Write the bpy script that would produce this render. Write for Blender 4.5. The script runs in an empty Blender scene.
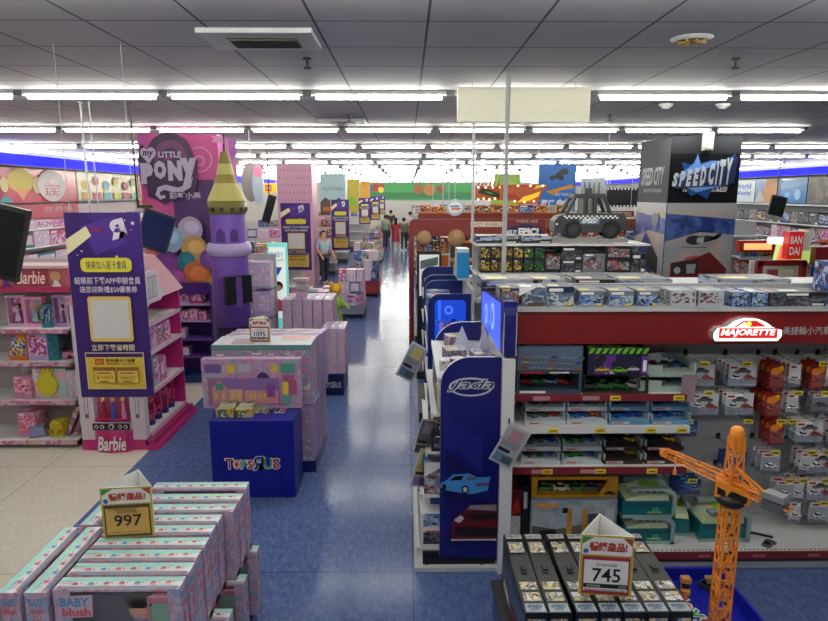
import bpy, math, random
from mathutils import Vector, Matrix
random.seed(7)
C = bpy.context.scene.collection
PI = math.pi
CAMH = 2.7; F = 632.0
sc = bpy.context.scene
# ---------------- camera, world, exposure ----------------
cam_d = bpy.data.cameras.new('camera'); cam = bpy.data.objects.new('camera', cam_d); C.objects.link(cam)
cam.location = (0, 0, CAMH); cam.rotation_euler = (math.radians(90-10.49), 0, math.radians(-0.63))
cam_d.sensor_width = 36; cam_d.lens = F/828*36; cam_d.clip_end = 200; cam_d.clip_start = 0.05
sc.camera = cam
w = bpy.data.worlds.new('world'); sc.world = w; w.use_nodes = True
w.node_tree.nodes['Background'].inputs[0].default_value = (0.8, 0.85, 1, 1)
w.node_tree.nodes['Background'].inputs[1].default_value = 0.15
vs = sc.view_settings; vs.view_transform = 'Standard'; vs.look = 'None'; vs.gamma = 1; vs.use_curve_mapping = False
vs.exposure = 0.85
TUBE = 27.0          # strength of the fluorescent tubes
sc.cycles.max_bounces = 6; sc.cycles.diffuse_bounces = 3; sc.cycles.glossy_bounces = 3
sc.cycles.transmission_bounces = 4; sc.cycles.transparent_max_bounces = 8
sc.cycles.sample_clamp_indirect = 4; sc.cycles.use_denoising = True
sc.cycles.caustics_reflective = False; sc.cycles.caustics_refractive = False

R_cam = Matrix.Rotation(math.radians(-0.63), 3, 'Z') @ Matrix.Rotation(math.radians(79.51), 3, 'X')
def at(px, py, Y=None, z=None):
    """a pixel of the 828x621 photograph as a point at depth Y, or on the level z"""
    d = R_cam @ Vector(((px-414)/F, -(py-310.5)/F, -1))
    t = Y/d.y if Y is not None else (z-CAMH)/d.z
    return Vector((d.x*t, d.y*t, CAMH+d.z*t))

# ---------------- materials ----------------
def lin(h):
    if isinstance(h, str):
        h = h.lstrip('#'); c = [int(h[i:i+2], 16)/255 for i in (0, 2, 4)]
    else: c = h
    return tuple(x/12.92 if x <= .04045 else ((x+.055)/1.055)**2.4 for x in c)+(1,)
MATS = {}
def mat(h, rough=.5, metal=0, emit=0, alpha=1, coat=0, spec=.5):
    k = (h, rough, metal, emit, alpha, coat, spec)
    if k in MATS: return MATS[k]
    m = bpy.data.materials.new('surface_'+str(len(MATS))); m.use_nodes = True
    b = m.node_tree.nodes['Principled BSDF']
    b.inputs['Base Color'].default_value = lin(h); b.inputs['Roughness'].default_value = rough
    b.inputs['Metallic'].default_value = metal; b.inputs['Specular IOR Level'].default_value = spec
    b.inputs['Coat Weight'].default_value = coat
    if emit:
        b.inputs['Emission Color'].default_value = lin(h); b.inputs['Emission Strength'].default_value = emit
    if alpha < 1: b.inputs['Alpha'].default_value = alpha
    MATS[k] = m; return m
def N(nt, t, **kw):
    n = nt.nodes.new(t)
    for k, v in kw.items(): setattr(n, k, v)
    return n
def ramp(nt, cols, interp='CONSTANT'):
    r = N(nt, 'ShaderNodeValToRGB'); cr = r.color_ramp; cr.interpolation = interp
    while len(cr.elements) < len(cols): cr.elements.new(1)
    for i, c in enumerate(cols):
        cr.elements[i].position = i/len(cols) if interp == 'CONSTANT' else i/max(1, len(cols)-1)
        cr.elements[i].color = lin(c)
    return r
def printm(cols, scale=8, rough=.4, kind='vor', rnd=True, stretch=(1, 1, 1), coat=0):
    """printed card: patches of ink in the given colours, another cut for each object"""
    k = ('p', tuple(cols), scale, rough, kind, rnd, stretch)
    if k in MATS: return MATS[k]
    m = bpy.data.materials.new('print_'+str(len(MATS))); m.use_nodes = True; nt = m.node_tree
    b = nt.nodes['Principled BSDF']; b.inputs['Roughness'].default_value = rough; b.inputs['Coat Weight'].default_value = coat
    tc = N(nt, 'ShaderNodeTexCoord'); mp = N(nt, 'ShaderNodeMapping'); mp.inputs['Scale'].default_value = stretch
    nt.links.new(tc.outputs['Object'], mp.inputs['Vector'])
    src = mp.outputs['Vector']
    if rnd:
        oi = N(nt, 'ShaderNodeObjectInfo'); mu = N(nt, 'ShaderNodeMath', operation='MULTIPLY'); mu.inputs[1].default_value = 37
        nt.links.new(oi.outputs['Random'], mu.inputs[0])
        ad = N(nt, 'ShaderNodeVectorMath', operation='ADD'); nt.links.new(src, ad.inputs[0]); nt.links.new(mu.outputs[0], ad.inputs[1]); src = ad.outputs[0]
    if kind == 'vor':
        v = N(nt, 'ShaderNodeTexVoronoi', distance='CHEBYCHEV'); v.inputs['Scale'].default_value = scale*.8
        nt.links.new(src, v.inputs['Vector']); s = N(nt, 'ShaderNodeSeparateColor'); nt.links.new(v.outputs['Color'], s.inputs[0])
        v2 = N(nt, 'ShaderNodeTexNoise'); v2.inputs['Scale'].default_value = scale*.75; v2.inputs['Detail'].default_value = 3
        nt.links.new(src, v2.inputs['Vector'])
        q = N(nt, 'ShaderNodeMapRange'); q.inputs[1].default_value = .25; q.inputs[2].default_value = .75; nt.links.new(v2.outputs[0], q.inputs[0])
        mm = N(nt, 'ShaderNodeMix'); mm.inputs[0].default_value = .5; nt.links.new(s.outputs[0], mm.inputs[2]); nt.links.new(q.outputs[0], mm.inputs[3]); o = mm.outputs[0]
    else:
        v = N(nt, 'ShaderNodeTexNoise'); v.inputs['Scale'].default_value = scale; v.inputs['Detail'].default_value = 3 if kind == 'noise' else 6
        nt.links.new(src, v.inputs['Vector'])
        mr = N(nt, 'ShaderNodeMapRange'); mr.inputs[1].default_value = .3; mr.inputs[2].default_value = .7
        nt.links.new(v.outputs[0], mr.inputs[0]); o = mr.outputs[0]
    r = ramp(nt, cols, 'LINEAR' if kind == 'soft' else 'CONSTANT'); nt.links.new(o, r.inputs[0]); nt.links.new(r.outputs[0], b.inputs['Base Color'])
    MATS[k] = m; return m
def gridm(base, hole, step, frac, rough=.5, dots=True, off=(0, 0)):
    """perforated board (dots) or seamed tiles (lines) on the object's x and z or x and y"""
    m = bpy.data.materials.new('grid_'+str(len(MATS))); MATS[('g', base, hole, step, frac, dots)] = m; m.use_nodes = True; nt = m.node_tree
    b = nt.nodes['Principled BSDF']; b.inputs['Roughness'].default_value = rough
    tc = N(nt, 'ShaderNodeTexCoord'); sp = N(nt, 'ShaderNodeSeparateXYZ'); nt.links.new(tc.outputs['Object'], sp.inputs[0])
    ds = []
    for i, ax in enumerate((0, 2) if dots else (0, 1)):
        a = N(nt, 'ShaderNodeMath', operation='SUBTRACT'); a.inputs[1].default_value = off[i]; nt.links.new(sp.outputs[ax], a.inputs[0])
        d = N(nt, 'ShaderNodeMath', operation='PINGPONG'); d.inputs[1].default_value = step/2; nt.links.new(a.outputs[0], d.inputs[0]); ds.append(d)
    if dots:
        p = [N(nt, 'ShaderNodeMath', operation='POWER') for _ in ds]
        for d, q in zip(ds, p): q.inputs[1].default_value = 2; nt.links.new(d.outputs[0], q.inputs[0])
        s = N(nt, 'ShaderNodeMath', operation='ADD'); nt.links.new(p[0].outputs[0], s.inputs[0]); nt.links.new(p[1].outputs[0], s.inputs[1])
        lt = N(nt, 'ShaderNodeMath', operation='LESS_THAN'); lt.inputs[1].default_value = (step*frac)**2; nt.links.new(s.outputs[0], lt.inputs[0])
    else:
        s = N(nt, 'ShaderNodeMath', operation='MINIMUM'); nt.links.new(ds[0].outputs[0], s.inputs[0]); nt.links.new(ds[1].outputs[0], s.inputs[1])
        lt = N(nt, 'ShaderNodeMath', operation='LESS_THAN'); lt.inputs[1].default_value = step*frac; nt.links.new(s.outputs[0], lt.inputs[0])
    mx = N(nt, 'ShaderNodeMix', data_type='RGBA'); mx.inputs[6].default_value = lin(base); mx.inputs[7].default_value = lin(hole)
    nt.links.new(lt.outputs[0], mx.inputs[0]); nt.links.new(mx.outputs[2], b.inputs['Base Color'])
    return m

# ---------------- mesh building ----------------
_txt = {}
def text_geo(s, bold=0, shear=0):
    k = (s, bold, shear)
    if k in _txt: return _txt[k]
    cu = bpy.data.curves.new('t', 'FONT'); cu.body = s; cu.size = 1; cu.resolution_u = 2; cu.offset = bold; cu.shear = shear
    o = bpy.data.objects.new('t', cu); C.objects.link(o)
    me = bpy.data.meshes.new_from_object(o.evaluated_get(bpy.context.evaluated_depsgraph_get()))
    vs_ = [v.co.copy() for v in me.vertices]; fs = [tuple(p.vertices) for p in me.polygons]
    bpy.data.objects.remove(o); bpy.data.meshes.remove(me)
    xs = [v.x for v in vs_]; ys = [v.y for v in vs_]
    r = (vs_, fs, min(xs), max(xs), min(ys), max(ys)); _txt[k] = r; return r
class MB:
    def __init__(s): s.v = []; s.f = []; s.m = []; s.ml = []; s.M = Matrix.Identity(4); s.fr = None; s.sm = False; s.smf = []
    def mi(s, m):
        if m not in s.ml: s.ml.append(m)
        return s.ml.index(m)
    def add(s, vs_, fs, m, smooth=False):
        b = len(s.v); s.v += [s.M @ Vector(v) for v in vs_]; i = s.mi(m)
        for f in fs: s.f.append(tuple(b+x for x in f)); s.m.append(i); s.smf.append(smooth)
        return s
    def box(s, c, d, m, rz=0, rx=0, ry=0, top=1, shift=(0, 0)):
        """c = centre of the bottom face, d = sizes; top = scale of the top face"""
        x, y, z = d[0]/2, d[1]/2, d[2]
        vs_ = [(-x, -y, 0), (x, -y, 0), (x, y, 0), (-x, y, 0)]+[(a*top+shift[0], b*top+shift[1], z) for a, b in ((-x, -y), (x, -y), (x, y), (-x, y))]
        R = Matrix.Translation(c) @ Matrix.Rotation(rz, 4, 'Z') @ Matrix.Rotation(rx, 4, 'X') @ Matrix.Rotation(ry, 4, 'Y')
        return s.add([R @ Vector(v) for v in vs_], [(3, 2, 1, 0), (4, 5, 6, 7), (0, 1, 5, 4), (1, 2, 6, 5), (2, 3, 7, 6), (3, 0, 4, 7)], m)
    def prism(s, pts, m, axis, a, b, edge=None):
        """outline pts extruded from a to b along x, y or z"""
        n = len(pts)
        def q(p, t): return (t, p[0], p[1]) if axis == 'x' else ((p[0], t, p[1]) if axis == 'y' else (p[0], p[1], t))
        vs_ = [q(p, a) for p in pts]+[q(p, b) for p in pts]
        s.add(vs_, [tuple(range(n)), tuple(range(2*n-1, n-1, -1))], m)
        return s.add(vs_, [(i, (i+1) % n, n+(i+1) % n, n+i) for i in range(n)], edge or m)
    def cyl(s, p, q, r, m, n=10, r2=None, caps=True):
        p = Vector(p); q = Vector(q); d = (q-p).normalized(); r2 = r if r2 is None else r2
        u = d.orthogonal().normalized(); v = d.cross(u)
        vs_ = [p+(u*math.cos(2*PI*i/n)+v*math.sin(2*PI*i/n))*r for i in range(n)]+[q+(u*math.cos(2*PI*i/n)+v*math.sin(2*PI*i/n))*r2 for i in range(n)]
        s.add(vs_, [(i, (i+1) % n, n+(i+1) % n, n+i) for i in range(n)], m, n > 6)
        if caps: s.add(vs_, [tuple(range(n-1, -1, -1)), tuple(range(n, 2*n))], m)
        return s
    def lathe(s, prof, c, m, n=20, a0=0, a1=2*PI, sy=1):
        full = abs(a1-a0-2*PI) < 1e-6; k = n if full else n+1; vs_ = []
        for r, z in prof:
            for i in range(k):
                t = a0+(a1-a0)*i/n; vs_.append((c[0]+r*math.cos(t), c[1]+r*math.sin(t)*sy, c[2]+z))
        fs = [(j*k+i, j*k+(i+1) % k, (j+1)*k+(i+1) % k, (j+1)*k+i) for j in range(len(prof)-1) for i in range(n if full else n)]
        return s.add(vs_, fs, m, True)
    def ball(s, c, r, m, n=12, sx=1, sy=1, sz=1):
        prof = [(r*math.sin(PI*j/8), -r*math.cos(PI*j/8)) for j in range(9)]
        return s.add([(c[0]+p*math.cos(2*PI*i/n)*sx, c[1]+p*math.sin(2*PI*i/n)*sy, c[2]+z*sz) for p, z in prof for i in range(n)],
                     [(j*n+i, j*n+(i+1) % n, (j+1)*n+(i+1) % n, (j+1)*n+i) for j in range(8) for i in range(n)], m, True)
    # a printed face: origin o, directions u and v; coordinates then in metres on that face
    def face(s, o, u, v, W=1, H=1, step=.0012):
        u = Vector(u).normalized(); v = Vector(v).normalized(); s.fr = (Vector(o), u, v, u.cross(v), W, H, step); s.ly = 0; return s
    def pp(s, pts, m, L=None):
        o, u, v, n, W, H, st = s.fr
        if L is None: s.ly += 1; L = s.ly
        return s.add([o+u*(p[0]*W)+v*(p[1]*H)+n*(L*st) for p in pts], [tuple(range(len(pts)))], m)
    def pr(s, a, b, c, d, m, L=None): return s.pp([(a, b), (c, b), (c, d), (a, d)], m, L)
    def pd(s, cx, cy, r, m, L=None, ry=None, n=20, a0=0, a1=2*PI):
        o, u, v, nn, W, H, st = s.fr; ry = r*W/H if ry is None else ry
        return s.pp([(cx+r*math.cos(a0+(a1-a0)*i/n), cy+ry*math.sin(a0+(a1-a0)*i/n)) for i in range(n if a1-a0 > 6.2 else n+1)], m, L)
    def rr(s, a, b, c, d, r, m, L=None):
        """rounded rectangle, r in metres"""
        o, u, v, nn, W, H, st = s.fr; rx, ry = r/W, r/H; P = []
        for cx, cy, t in ((c-rx, d-ry, 0), (a+rx, d-ry, 1), (a+rx, b+ry, 2), (c-rx, b+ry, 3)):
            for i in range(5): P.append((cx+rx*math.cos((t+i/4)*PI/2), cy+ry*math.sin((t+i/4)*PI/2)))
        return s.pp(P, m, L)
    def tx(s, t, a, b, c, d, m, L=None, bold=0, shear=0, rot=0):
        """text fitted to the rectangle a,b..c,d"""
        o, u, v, n, W, H, st = s.fr
        if L is None: s.ly += 1; L = s.ly
        V, Fs, x0, x1, y0, y1 = text_geo(t, bold, shear); out = []
        cx, cy = (a+c)/2*W, (b+d)/2*H; cr, sr = math.cos(rot), math.sin(rot)
        for p in V:
            X = (a+(p.x-x0)/(x1-x0)*(c-a))*W-cx; Y = (b+(p.y-y0)/(y1-y0)*(d-b))*H-cy
            X, Y = X*cr-Y*sr+cx, X*sr+Y*cr+cy
            out.append(o+u*X+v*Y+n*(L*st))
        return s.add(out, Fs, m)
    def car(s, a, b, W_, m, glass, tyre, L=None):
        """a flat picture of a car seen from the side, length W_ (fractions)"""
        o, u, v, n, Wf, Hf, st = s.fr; k = W_; h = k*Wf/Hf
        s.pp([(a+x*k, b+y*h) for x, y in ((0, .08), (.02, .2), (.2, .25), (.33, .38), (.62, .39), (.8, .27), (.98, .24), (1, .08))], m)
        s.pp([(a+x*k, b+y*h) for x, y in ((.25, .25), (.35, .36), (.6, .365), (.74, .26))], glass)
        for x in (.2, .8): s.pd(a+x*k, b+.08*h, .085*k, tyre); s.pd(a+x*k, b+.08*h, .04*k, mat('#9a9a9a'))
        return s
    def build(s, name, parent=None, bev=0):
        me = bpy.data.meshes.new(name); me.from_pydata([tuple(v) for v in s.v], [], s.f)
        for m in s.ml: me.materials.append(m)
        me.polygons.foreach_set('material_index', s.m); me.polygons.foreach_set('use_smooth', s.smf); me.update()
        o = bpy.data.objects.new(name, me); C.objects.link(o)
        if parent is not None: o.parent = parent
        if bev:
            md = o.modifiers.new('bevel', 'BEVEL'); md.width = bev; md.segments = 2; md.limit_method = 'ANGLE'
        return o
def tag(o, label, cat, group=None, kind=None):
    if label:
        w_ = label.split()
        while len(w_) > 16 and 'the' in w_: w_.remove('the')
        o['label'] = ' '.join(w_)
    if cat: o['category'] = cat
    if group: o['group'] = group
    if kind: o['kind'] = kind
    return o
def thing(name, label, cat, loc=(0, 0, 0), rz=0, group=None):
    o = bpy.data.objects.new(name, None); C.objects.link(o); o.location = loc; o.rotation_euler = (0, 0, rz)
    return tag(o, label, cat, group)
def solo(mb, name, label, cat, loc=(0, 0, 0), rz=0, group=None, scale=None, bev=0):
    o = mb.build(name, None, bev); o.location = loc; o.rotation_euler = (0, 0, rz)
    if scale: o.scale = scale
    return tag(o, label, cat, group)
def struct(mb, name, bev=0):
    o = mb.build(name, None, bev); o['kind'] = 'structure'; return o
_used = set()
def dup(root, loc, rz=None, label=None, group=None, scale=None):
    """the first call moves the thing itself, later calls copy it with its parts"""
    if root.name in _used:
        r = root.copy(); C.objects.link(r)
        for ch in root.children:
            c = ch.copy(); C.objects.link(c); c.parent = r
            for g in ch.children:
                d = g.copy(); C.objects.link(d); d.parent = c
    else: r = root; _used.add(root.name)
    r.location = loc
    if rz is not None: r.rotation_euler = (0, 0, rz)
    if scale: r.scale = scale
    tag(r, label, None, group)
    return r
ORD = ['first', 'second', 'third', 'fourth', 'fifth', 'sixth', 'seventh', 'eighth', 'ninth', 'tenth', 'eleventh', 'twelfth', 'thirteenth', 'fourteenth',
       'fifteenth', 'sixteenth', 'seventeenth', 'eighteenth', 'nineteenth', 'twentieth', 'twenty-first', 'twenty-second', 'twenty-third', 'twenty-fourth']
def od(i): return 'leftmost' if i == 0 else ORD[i]+' from the left'
# common colours
WH = mat('#e8e8e6', .45); PW = mat('#f4f4f2', .6); BK = mat('#101114', .4); DG = mat('#2a2b2e', .5); MG = mat('#6d6f72', .5); LG = mat('#b9bbbd', .5)
STEEL = mat('#9a9c9e', .3, .9); NAVY = mat('#17186a', .3); NAVYD = mat('#10104a', .3); CREAM = mat('#ded6c0', .6)
RED = mat('#b3261f', .4); YEL = mat('#e8cf3a', .5); ORA = mat('#f08a1c', .4); GRN = mat('#3fa04a', .5); TEAL = mat('#12747a', .35); MINT = mat('#a6ddcf', .45)
PINK = mat('#e392b8', .5); HOT = mat('#d4237a', .4); PURP = mat('#5b2f9a', .4); SKIN = mat('#d8a184', .6); HAIR = mat('#1a1412', .6); BLU = mat('#2c5fc4', .4)
LBLU = mat('#59a9e0', .4); GLASS = mat('#0c1014', .12); CLEAR = mat('#ffffff', .08, alpha=.05); GOLD = mat('#c9a24a', .4)
# ---------------- the setting ----------------
XL, XR, YB, YF, HC = -7.6, 11.6, 50.0, -4.0, 3.65
def floorm(cols, rough, seam):
    m = bpy.data.materials.new('vinyl_floor'); m.use_nodes = True; nt = m.node_tree; b = nt.nodes['Principled BSDF']
    tc = N(nt, 'ShaderNodeTexCoord'); mp = N(nt, 'ShaderNodeMapping'); mp.inputs['Scale'].default_value = (14, 6, 1); mp.inputs['Rotation'].default_value = (0, 0, .5)
    nz = N(nt, 'ShaderNodeTexNoise'); nz.inputs['Scale'].default_value = 2.2; nz.inputs['Detail'].default_value = 8; nz.inputs['Roughness'].default_value = .7
    nt.links.new(tc.outputs['Object'], mp.inputs[0]); nt.links.new(mp.outputs[0], nz.inputs['Vector'])
    mr = N(nt, 'ShaderNodeMapRange'); mr.inputs[1].default_value = .35; mr.inputs[2].default_value = .65; nt.links.new(nz.outputs[0], mr.inputs[0])
    r = ramp(nt, cols, 'LINEAR'); nt.links.new(mr.outputs[0], r.inputs[0])
    sp = N(nt, 'ShaderNodeSeparateXYZ'); nt.links.new(tc.outputs['Object'], sp.inputs[0]); pg = []
    for i, (st, of) in enumerate(((1.83, .04), (1.83, 4.17))):
        a = N(nt, 'ShaderNodeMath', operation='SUBTRACT'); a.inputs[1].default_value = of; nt.links.new(sp.outputs[i], a.inputs[0])
        d = N(nt, 'ShaderNodeMath', operation='PINGPONG'); d.inputs[1].default_value = st/2; nt.links.new(a.outputs[0], d.inputs[0]); pg.append(d)
    mn = N(nt, 'ShaderNodeMath', operation='MINIMUM'); nt.links.new(pg[0].outputs[0], mn.inputs[0]); nt.links.new(pg[1].outputs[0], mn.inputs[1])
    lt = N(nt, 'ShaderNodeMath', operation='LESS_THAN'); lt.inputs[1].default_value = .004; nt.links.new(mn.outputs[0], lt.inputs[0])
    mx = N(nt, 'ShaderNodeMix', data_type='RGBA'); mx.inputs[7].default_value = lin(seam); nt.links.new(r.outputs[0], mx.inputs[6]); nt.links.new(lt.outputs[0], mx.inputs[0])
    nt.links.new(mx.outputs[2], b.inputs['Base Color'])
    b.inputs['Roughness'].default_value = rough; b.inputs['Specular IOR Level'].default_value = .16
    n2 = N(nt, 'ShaderNodeTexNoise'); n2.inputs['Scale'].default_value = 3.5; n2.inputs['Detail'].default_value = 3; nt.links.new(tc.outputs['Object'], n2.inputs['Vector'])
    bp = N(nt, 'ShaderNodeBump'); bp.inputs['Strength'].default_value = .04; bp.inputs['Distance'].default_value = .01
    nt.links.new(n2.outputs[0], bp.inputs['Height']); nt.links.new(bp.outputs[0], b.inputs['Normal'])
    r2 = N(nt, 'ShaderNodeMapRange'); r2.inputs[3].default_value = rough*.75; r2.inputs[4].default_value = rough*1.35; nt.links.new(n2.outputs[0], r2.inputs[0]); nt.links.new(r2.outputs[0], b.inputs['Roughness'])
    return m
FB = floorm(['#46588c', '#566a9a', '#6a7ca8'], .16, '#1d2c5c')
FC = floorm(['#d8d0be', '#e2dbca', '#ebe5d6'], .35, '#a39a88')
m = MB(); m.box(((-2.76+XR)/2, (YF+YB)/2, -.1), (XR+2.76, YB-YF, .1), FB); struct(m, 'floor')
m = MB(); m.box(((-2.76+XL)/2, (YF+YB)/2, -.1), (-2.76-XL, YB-YF, .1), FC); struct(m, 'floor_left')
CT = gridm('#a6a4aa', '#3c3b40', .64, .012, .7, False, (.12, 4.42))
m = MB(); m.box(((XL+XR)/2, (YF+YB)/2, HC), (XR-XL, YB-YF, .1), CT); struct(m, 'ceiling')
WALL = mat('#c9c6c0', .7)
for nm, c, d in (('wall_left', (XL-.05, (YF+YB)/2, 0), (.1, YB-YF, HC)), ('wall_right', (XR+.05, (YF+YB)/2, 0), (.1, YB-YF, HC)),
                 ('wall_back', ((XL+XR)/2, YB+.05, 0), (XR-XL+.2, .1, HC)), ('wall_front', ((XL+XR)/2, YF-.05, 0), (XR-XL+.2, .1, HC))):
    m = MB(); m.box(c, d, WALL); struct(m, nm)
# blue light bands along both side walls
NEON = mat('#0a0cf0', .6, emit=.5, spec=.1); COVE = mat('#eef0ff', .4, emit=2.2)
for nm, x, s in (('trim_1', XL, 1), ('trim_2', XR, -1)):
    m = MB(); m.box((x+s*.2, 24, 3.2), (.4, 50, .02), DG); m.box((x+s*.38, 24, 3.22), (.04, 50, .2), NEON); m.box((x+s*.2, 24, 3.5), (.1, 50, .05), COVE)
    struct(m, nm)
# ---------------- ceiling lights: rows of fluorescent battens ----------------
TM = mat('#fffdf2', .4, emit=TUBE); HS = mat('#c9c9c6', .5)
lt = thing('ceiling_light', None, 'light')
m = MB(); m.box((0, 0, -.035), (1.28, .055, .035), HS); m.box((-.655, 0, -.05), (.05, .06, .05), MG); m.box((.655, 0, -.05), (.05, .06, .05), MG); m.build('housing', lt)
m = MB(); m.cyl((-.59, 0, -.055), (.59, 0, -.055), .023, TM, 6); m.build('tube', lt)
LR = ['nearest', 'second', 'third', 'fourth', 'fifth', 'sixth', 'seventh', 'eighth', 'ninth', 'tenth', 'eleventh', 'twelfth', 'thirteenth', 'fourteenth']
for r in range(14):
    Y = 6.2+3.2*r
    k0 = max(-5, math.ceil((-.68*(Y+.6)-.25)/1.34)); k1 = min(8, math.floor((.68*(Y+.6)-.25)/1.34)); k1 = max(k1, 0)
    for k in range(k0, k1+1):
        lb = f'white fluorescent batten in the {LR[r]} ceiling row, {od(k-k0)}'
        dup(lt, (-.26+1.34*k, Y, HC-.005), 0, lb, 'fluorescent battens on the ceiling')
# a row above and behind the viewer, outside the frame, that lights the foreground
for k in range(-3, 4):
    for y_, nm in ((3.0, 'above the viewer'), (-.2, 'behind the viewer')):
        dup(lt, (-.26+1.34*k, y_, HC-.005), 0, f'white fluorescent batten {nm}, '+od(k+3), 'fluorescent battens on the ceiling')
# ceiling fittings
t = thing('air_conditioner', 'square ceiling cassette air conditioner near the top left', 'air conditioner', tuple(at(262, 37, z=HC)))
m = MB(); m.box((0, 0, -.03), (.68, .46, .03), LG); m.build('frame', t, .004)
m = MB(); m.box((.02, 0, -.035), (.42, .26, .005), mat('#5c5048')); 
for i in range(6): m.box((.02, -.1+.04*i, -.045), (.4, .008, .011), DG)
m.build('grille', t)
t = thing('air_conditioner', 'small distant ceiling air conditioner before the third light row', 'air conditioner', tuple(at(343, 121, z=HC)))
m = MB(); m.box((0, 0, -.03), (.6, .5, .03), LG); m.build('frame', t); m = MB(); m.box((0, 0, -.035), (.34, .3, .005), mat('#5c5048')); m.build('grille', t)
m = MB(); m.lathe([(.09, -.02), (.125, -.004), (.125, 0)], (0, 0, 0), LG, 24); m.lathe([(0, -.02), (.095, -.02)], (0, 0, 0), mat('#4c3c28'), 24)
for i in range(8): m.box((.06*math.cos(i*PI/4), .06*math.sin(i*PI/4), -.03), (.06, .006, .011), GOLD, rz=i*PI/4)
solo(m, 'ceiling_vent', 'round brown and white ceiling vent at the upper right', 'vent', tuple(at(692, 38, z=HC)))
for i, (px, py, w_) in enumerate(((307, 58, 'beside the air conditioner'), (736, 58, 'right of the round vent'), (349, 115, 'in front of the small air conditioner'), (610, 115, 'right of the blank hanging panel'))):
    m = MB(); m.cyl((0, 0, -.06), (0, 0, 0), .008, BK, 8); m.cyl((0, 0, -.012), (0, 0, 0), .03, DG, 12); m.cyl((0, 0, -.075), (0, 0, -.065), .026, BK, 12)
    solo(m, 'sprinkler', 'small dark ceiling sprinkler head '+w_, 'sprinkler', tuple(at(px, py, z=HC)), group='ceiling sprinklers')
for i, (px, py) in enumerate(((666, 104), (723, 104))):
    m = MB(); m.lathe([(0, -.05), (.04, -.048), (.05, -.03), (.07, -.02), (.075, 0)], (0, 0, 0), WH, 16)
    solo(m, 'smoke_detector', f'white dome smoke detector, {["left", "right"][i]} one of the pair', 'smoke detector', tuple(at(px, py, z=HC)), group='smoke detectors')
# blank hanging light panel
p = at(523, 122, 5.75); t = thing('blank_sign', 'blank cream hanging sign panel below the nearest light row', 'sign', tuple(p))
PAN = mat('#efecd2', .5, emit=.12)
m = MB(); m.box((0, 0, 0), (1.16, .04, .29), PAN); m.build('panel', t, .004)
for s in (-1, 1): m = MB(); m.cyl((s*.45, 0, .29), (s*.45, 0, HC-p.z), .003, STEEL, 6); m.build('cable', t)
# ---------------- product templates ----------------
def toy_car(mb, c, L, body, rz=0, tall=1.0):
    """a small solid toy car: body, cabin, four wheels"""
    M0 = mb.M.copy(); mb.M = M0 @ Matrix.Translation(c) @ Matrix.Rotation(rz, 4, 'Z')
    h = L*.16*tall; w2 = L*.2
    mb.prism([(-.5*L, .05*L), (-.5*L, h*.9), (-.38*L, h*1.15), (.2*L, h*1.15), (.45*L, h*.85), (.5*L, .05*L)], body, 'y', -w2, w2)
    mb.prism([(-.36*L, h*1.15), (-.24*L, h*1.9), (.05*L, h*1.9), (.2*L, h*1.15)], GLASS, 'y', -w2*.85, w2*.85)
    mb.prism([(-.25*L, h*1.9), (-.22*L, h*2), (.03*L, h*2), (.06*L, h*1.9)], body, 'y', -w2*.8, w2*.8)
    for x in (-.3, .3):
        for y in (-1, 1): mb.cyl((x*L, y*w2*.75, .075*L), (x*L, y*w2*1.06, .075*L), .075*L, BK, 8)
    mb.M = M0
ART = {}
def art(*c, scale=7, kind='vor'): return printm(list(c), scale, kind=kind)
A_CARS = art('#20242c', '#3a4250', '#7d8590', '#843630', '#a9afb6', '#2d4a80', scale=7)
A_DARK = art('#0c0d10', '#1a1c22', '#3a3d46', '#6a6d78', '#101218', '#8c7a50', scale=8)
A_PINK = art('#d65a95', '#e8a0c4', '#f2d2e2', '#8e4ba8', '#c23a7a', '#f0e6ee', '#5cae9c', scale=8)
A_BLUE = art('#173a80', '#2a5298', '#6a8cb4', '#a8b4c4', '#0e2048', '#24406c', scale=5)
A_MIX = art('#2f6e3a', '#c84a2e', '#e0c040', '#2a5aa8', '#d8d4cc', '#5c2f80', '#20242c', '#c97ba0', scale=7)
A_ORA = art('#c85a1e', '#e89a30', '#7c2416', '#2a2420', '#e8d8b0', '#b02a20', scale=7)
A_SKY = art('#8c96a4', '#6c7a8e', '#44546c', '#b8c0c8', '#5a6670', '#2c3648', scale=4)
A_FLAT = art('#3a4258', '#6a7284', '#a4aab8', '#23283a', '#8088a0', scale=3)
A_PAST = art('#dcc4d8', '#a8d4cc', '#e8b0c8', '#c8b8e0', '#f0e4ec', '#d88fb0', scale=10)
COL = {'black': '#16171b', 'white': '#dcdcda', 'red': '#9c2420', 'blue': '#24509c', 'grey': '#6c7480', 'pink': '#d286ae', 'purple': '#6a4aa0', 'yellow': '#d8b832', 'green': '#2f7a44',
       'teal': '#1c7c86', 'orange': '#d8762a', 'dark blue': '#16244e', 'silver': '#aab0b8', 'brown': '#5a4030', 'light blue': '#7fb4d8', 'hot pink': '#c8327c', 'cream': '#d8cfb4', 'lilac': '#b7a3d0'}
_ct = {}
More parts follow.
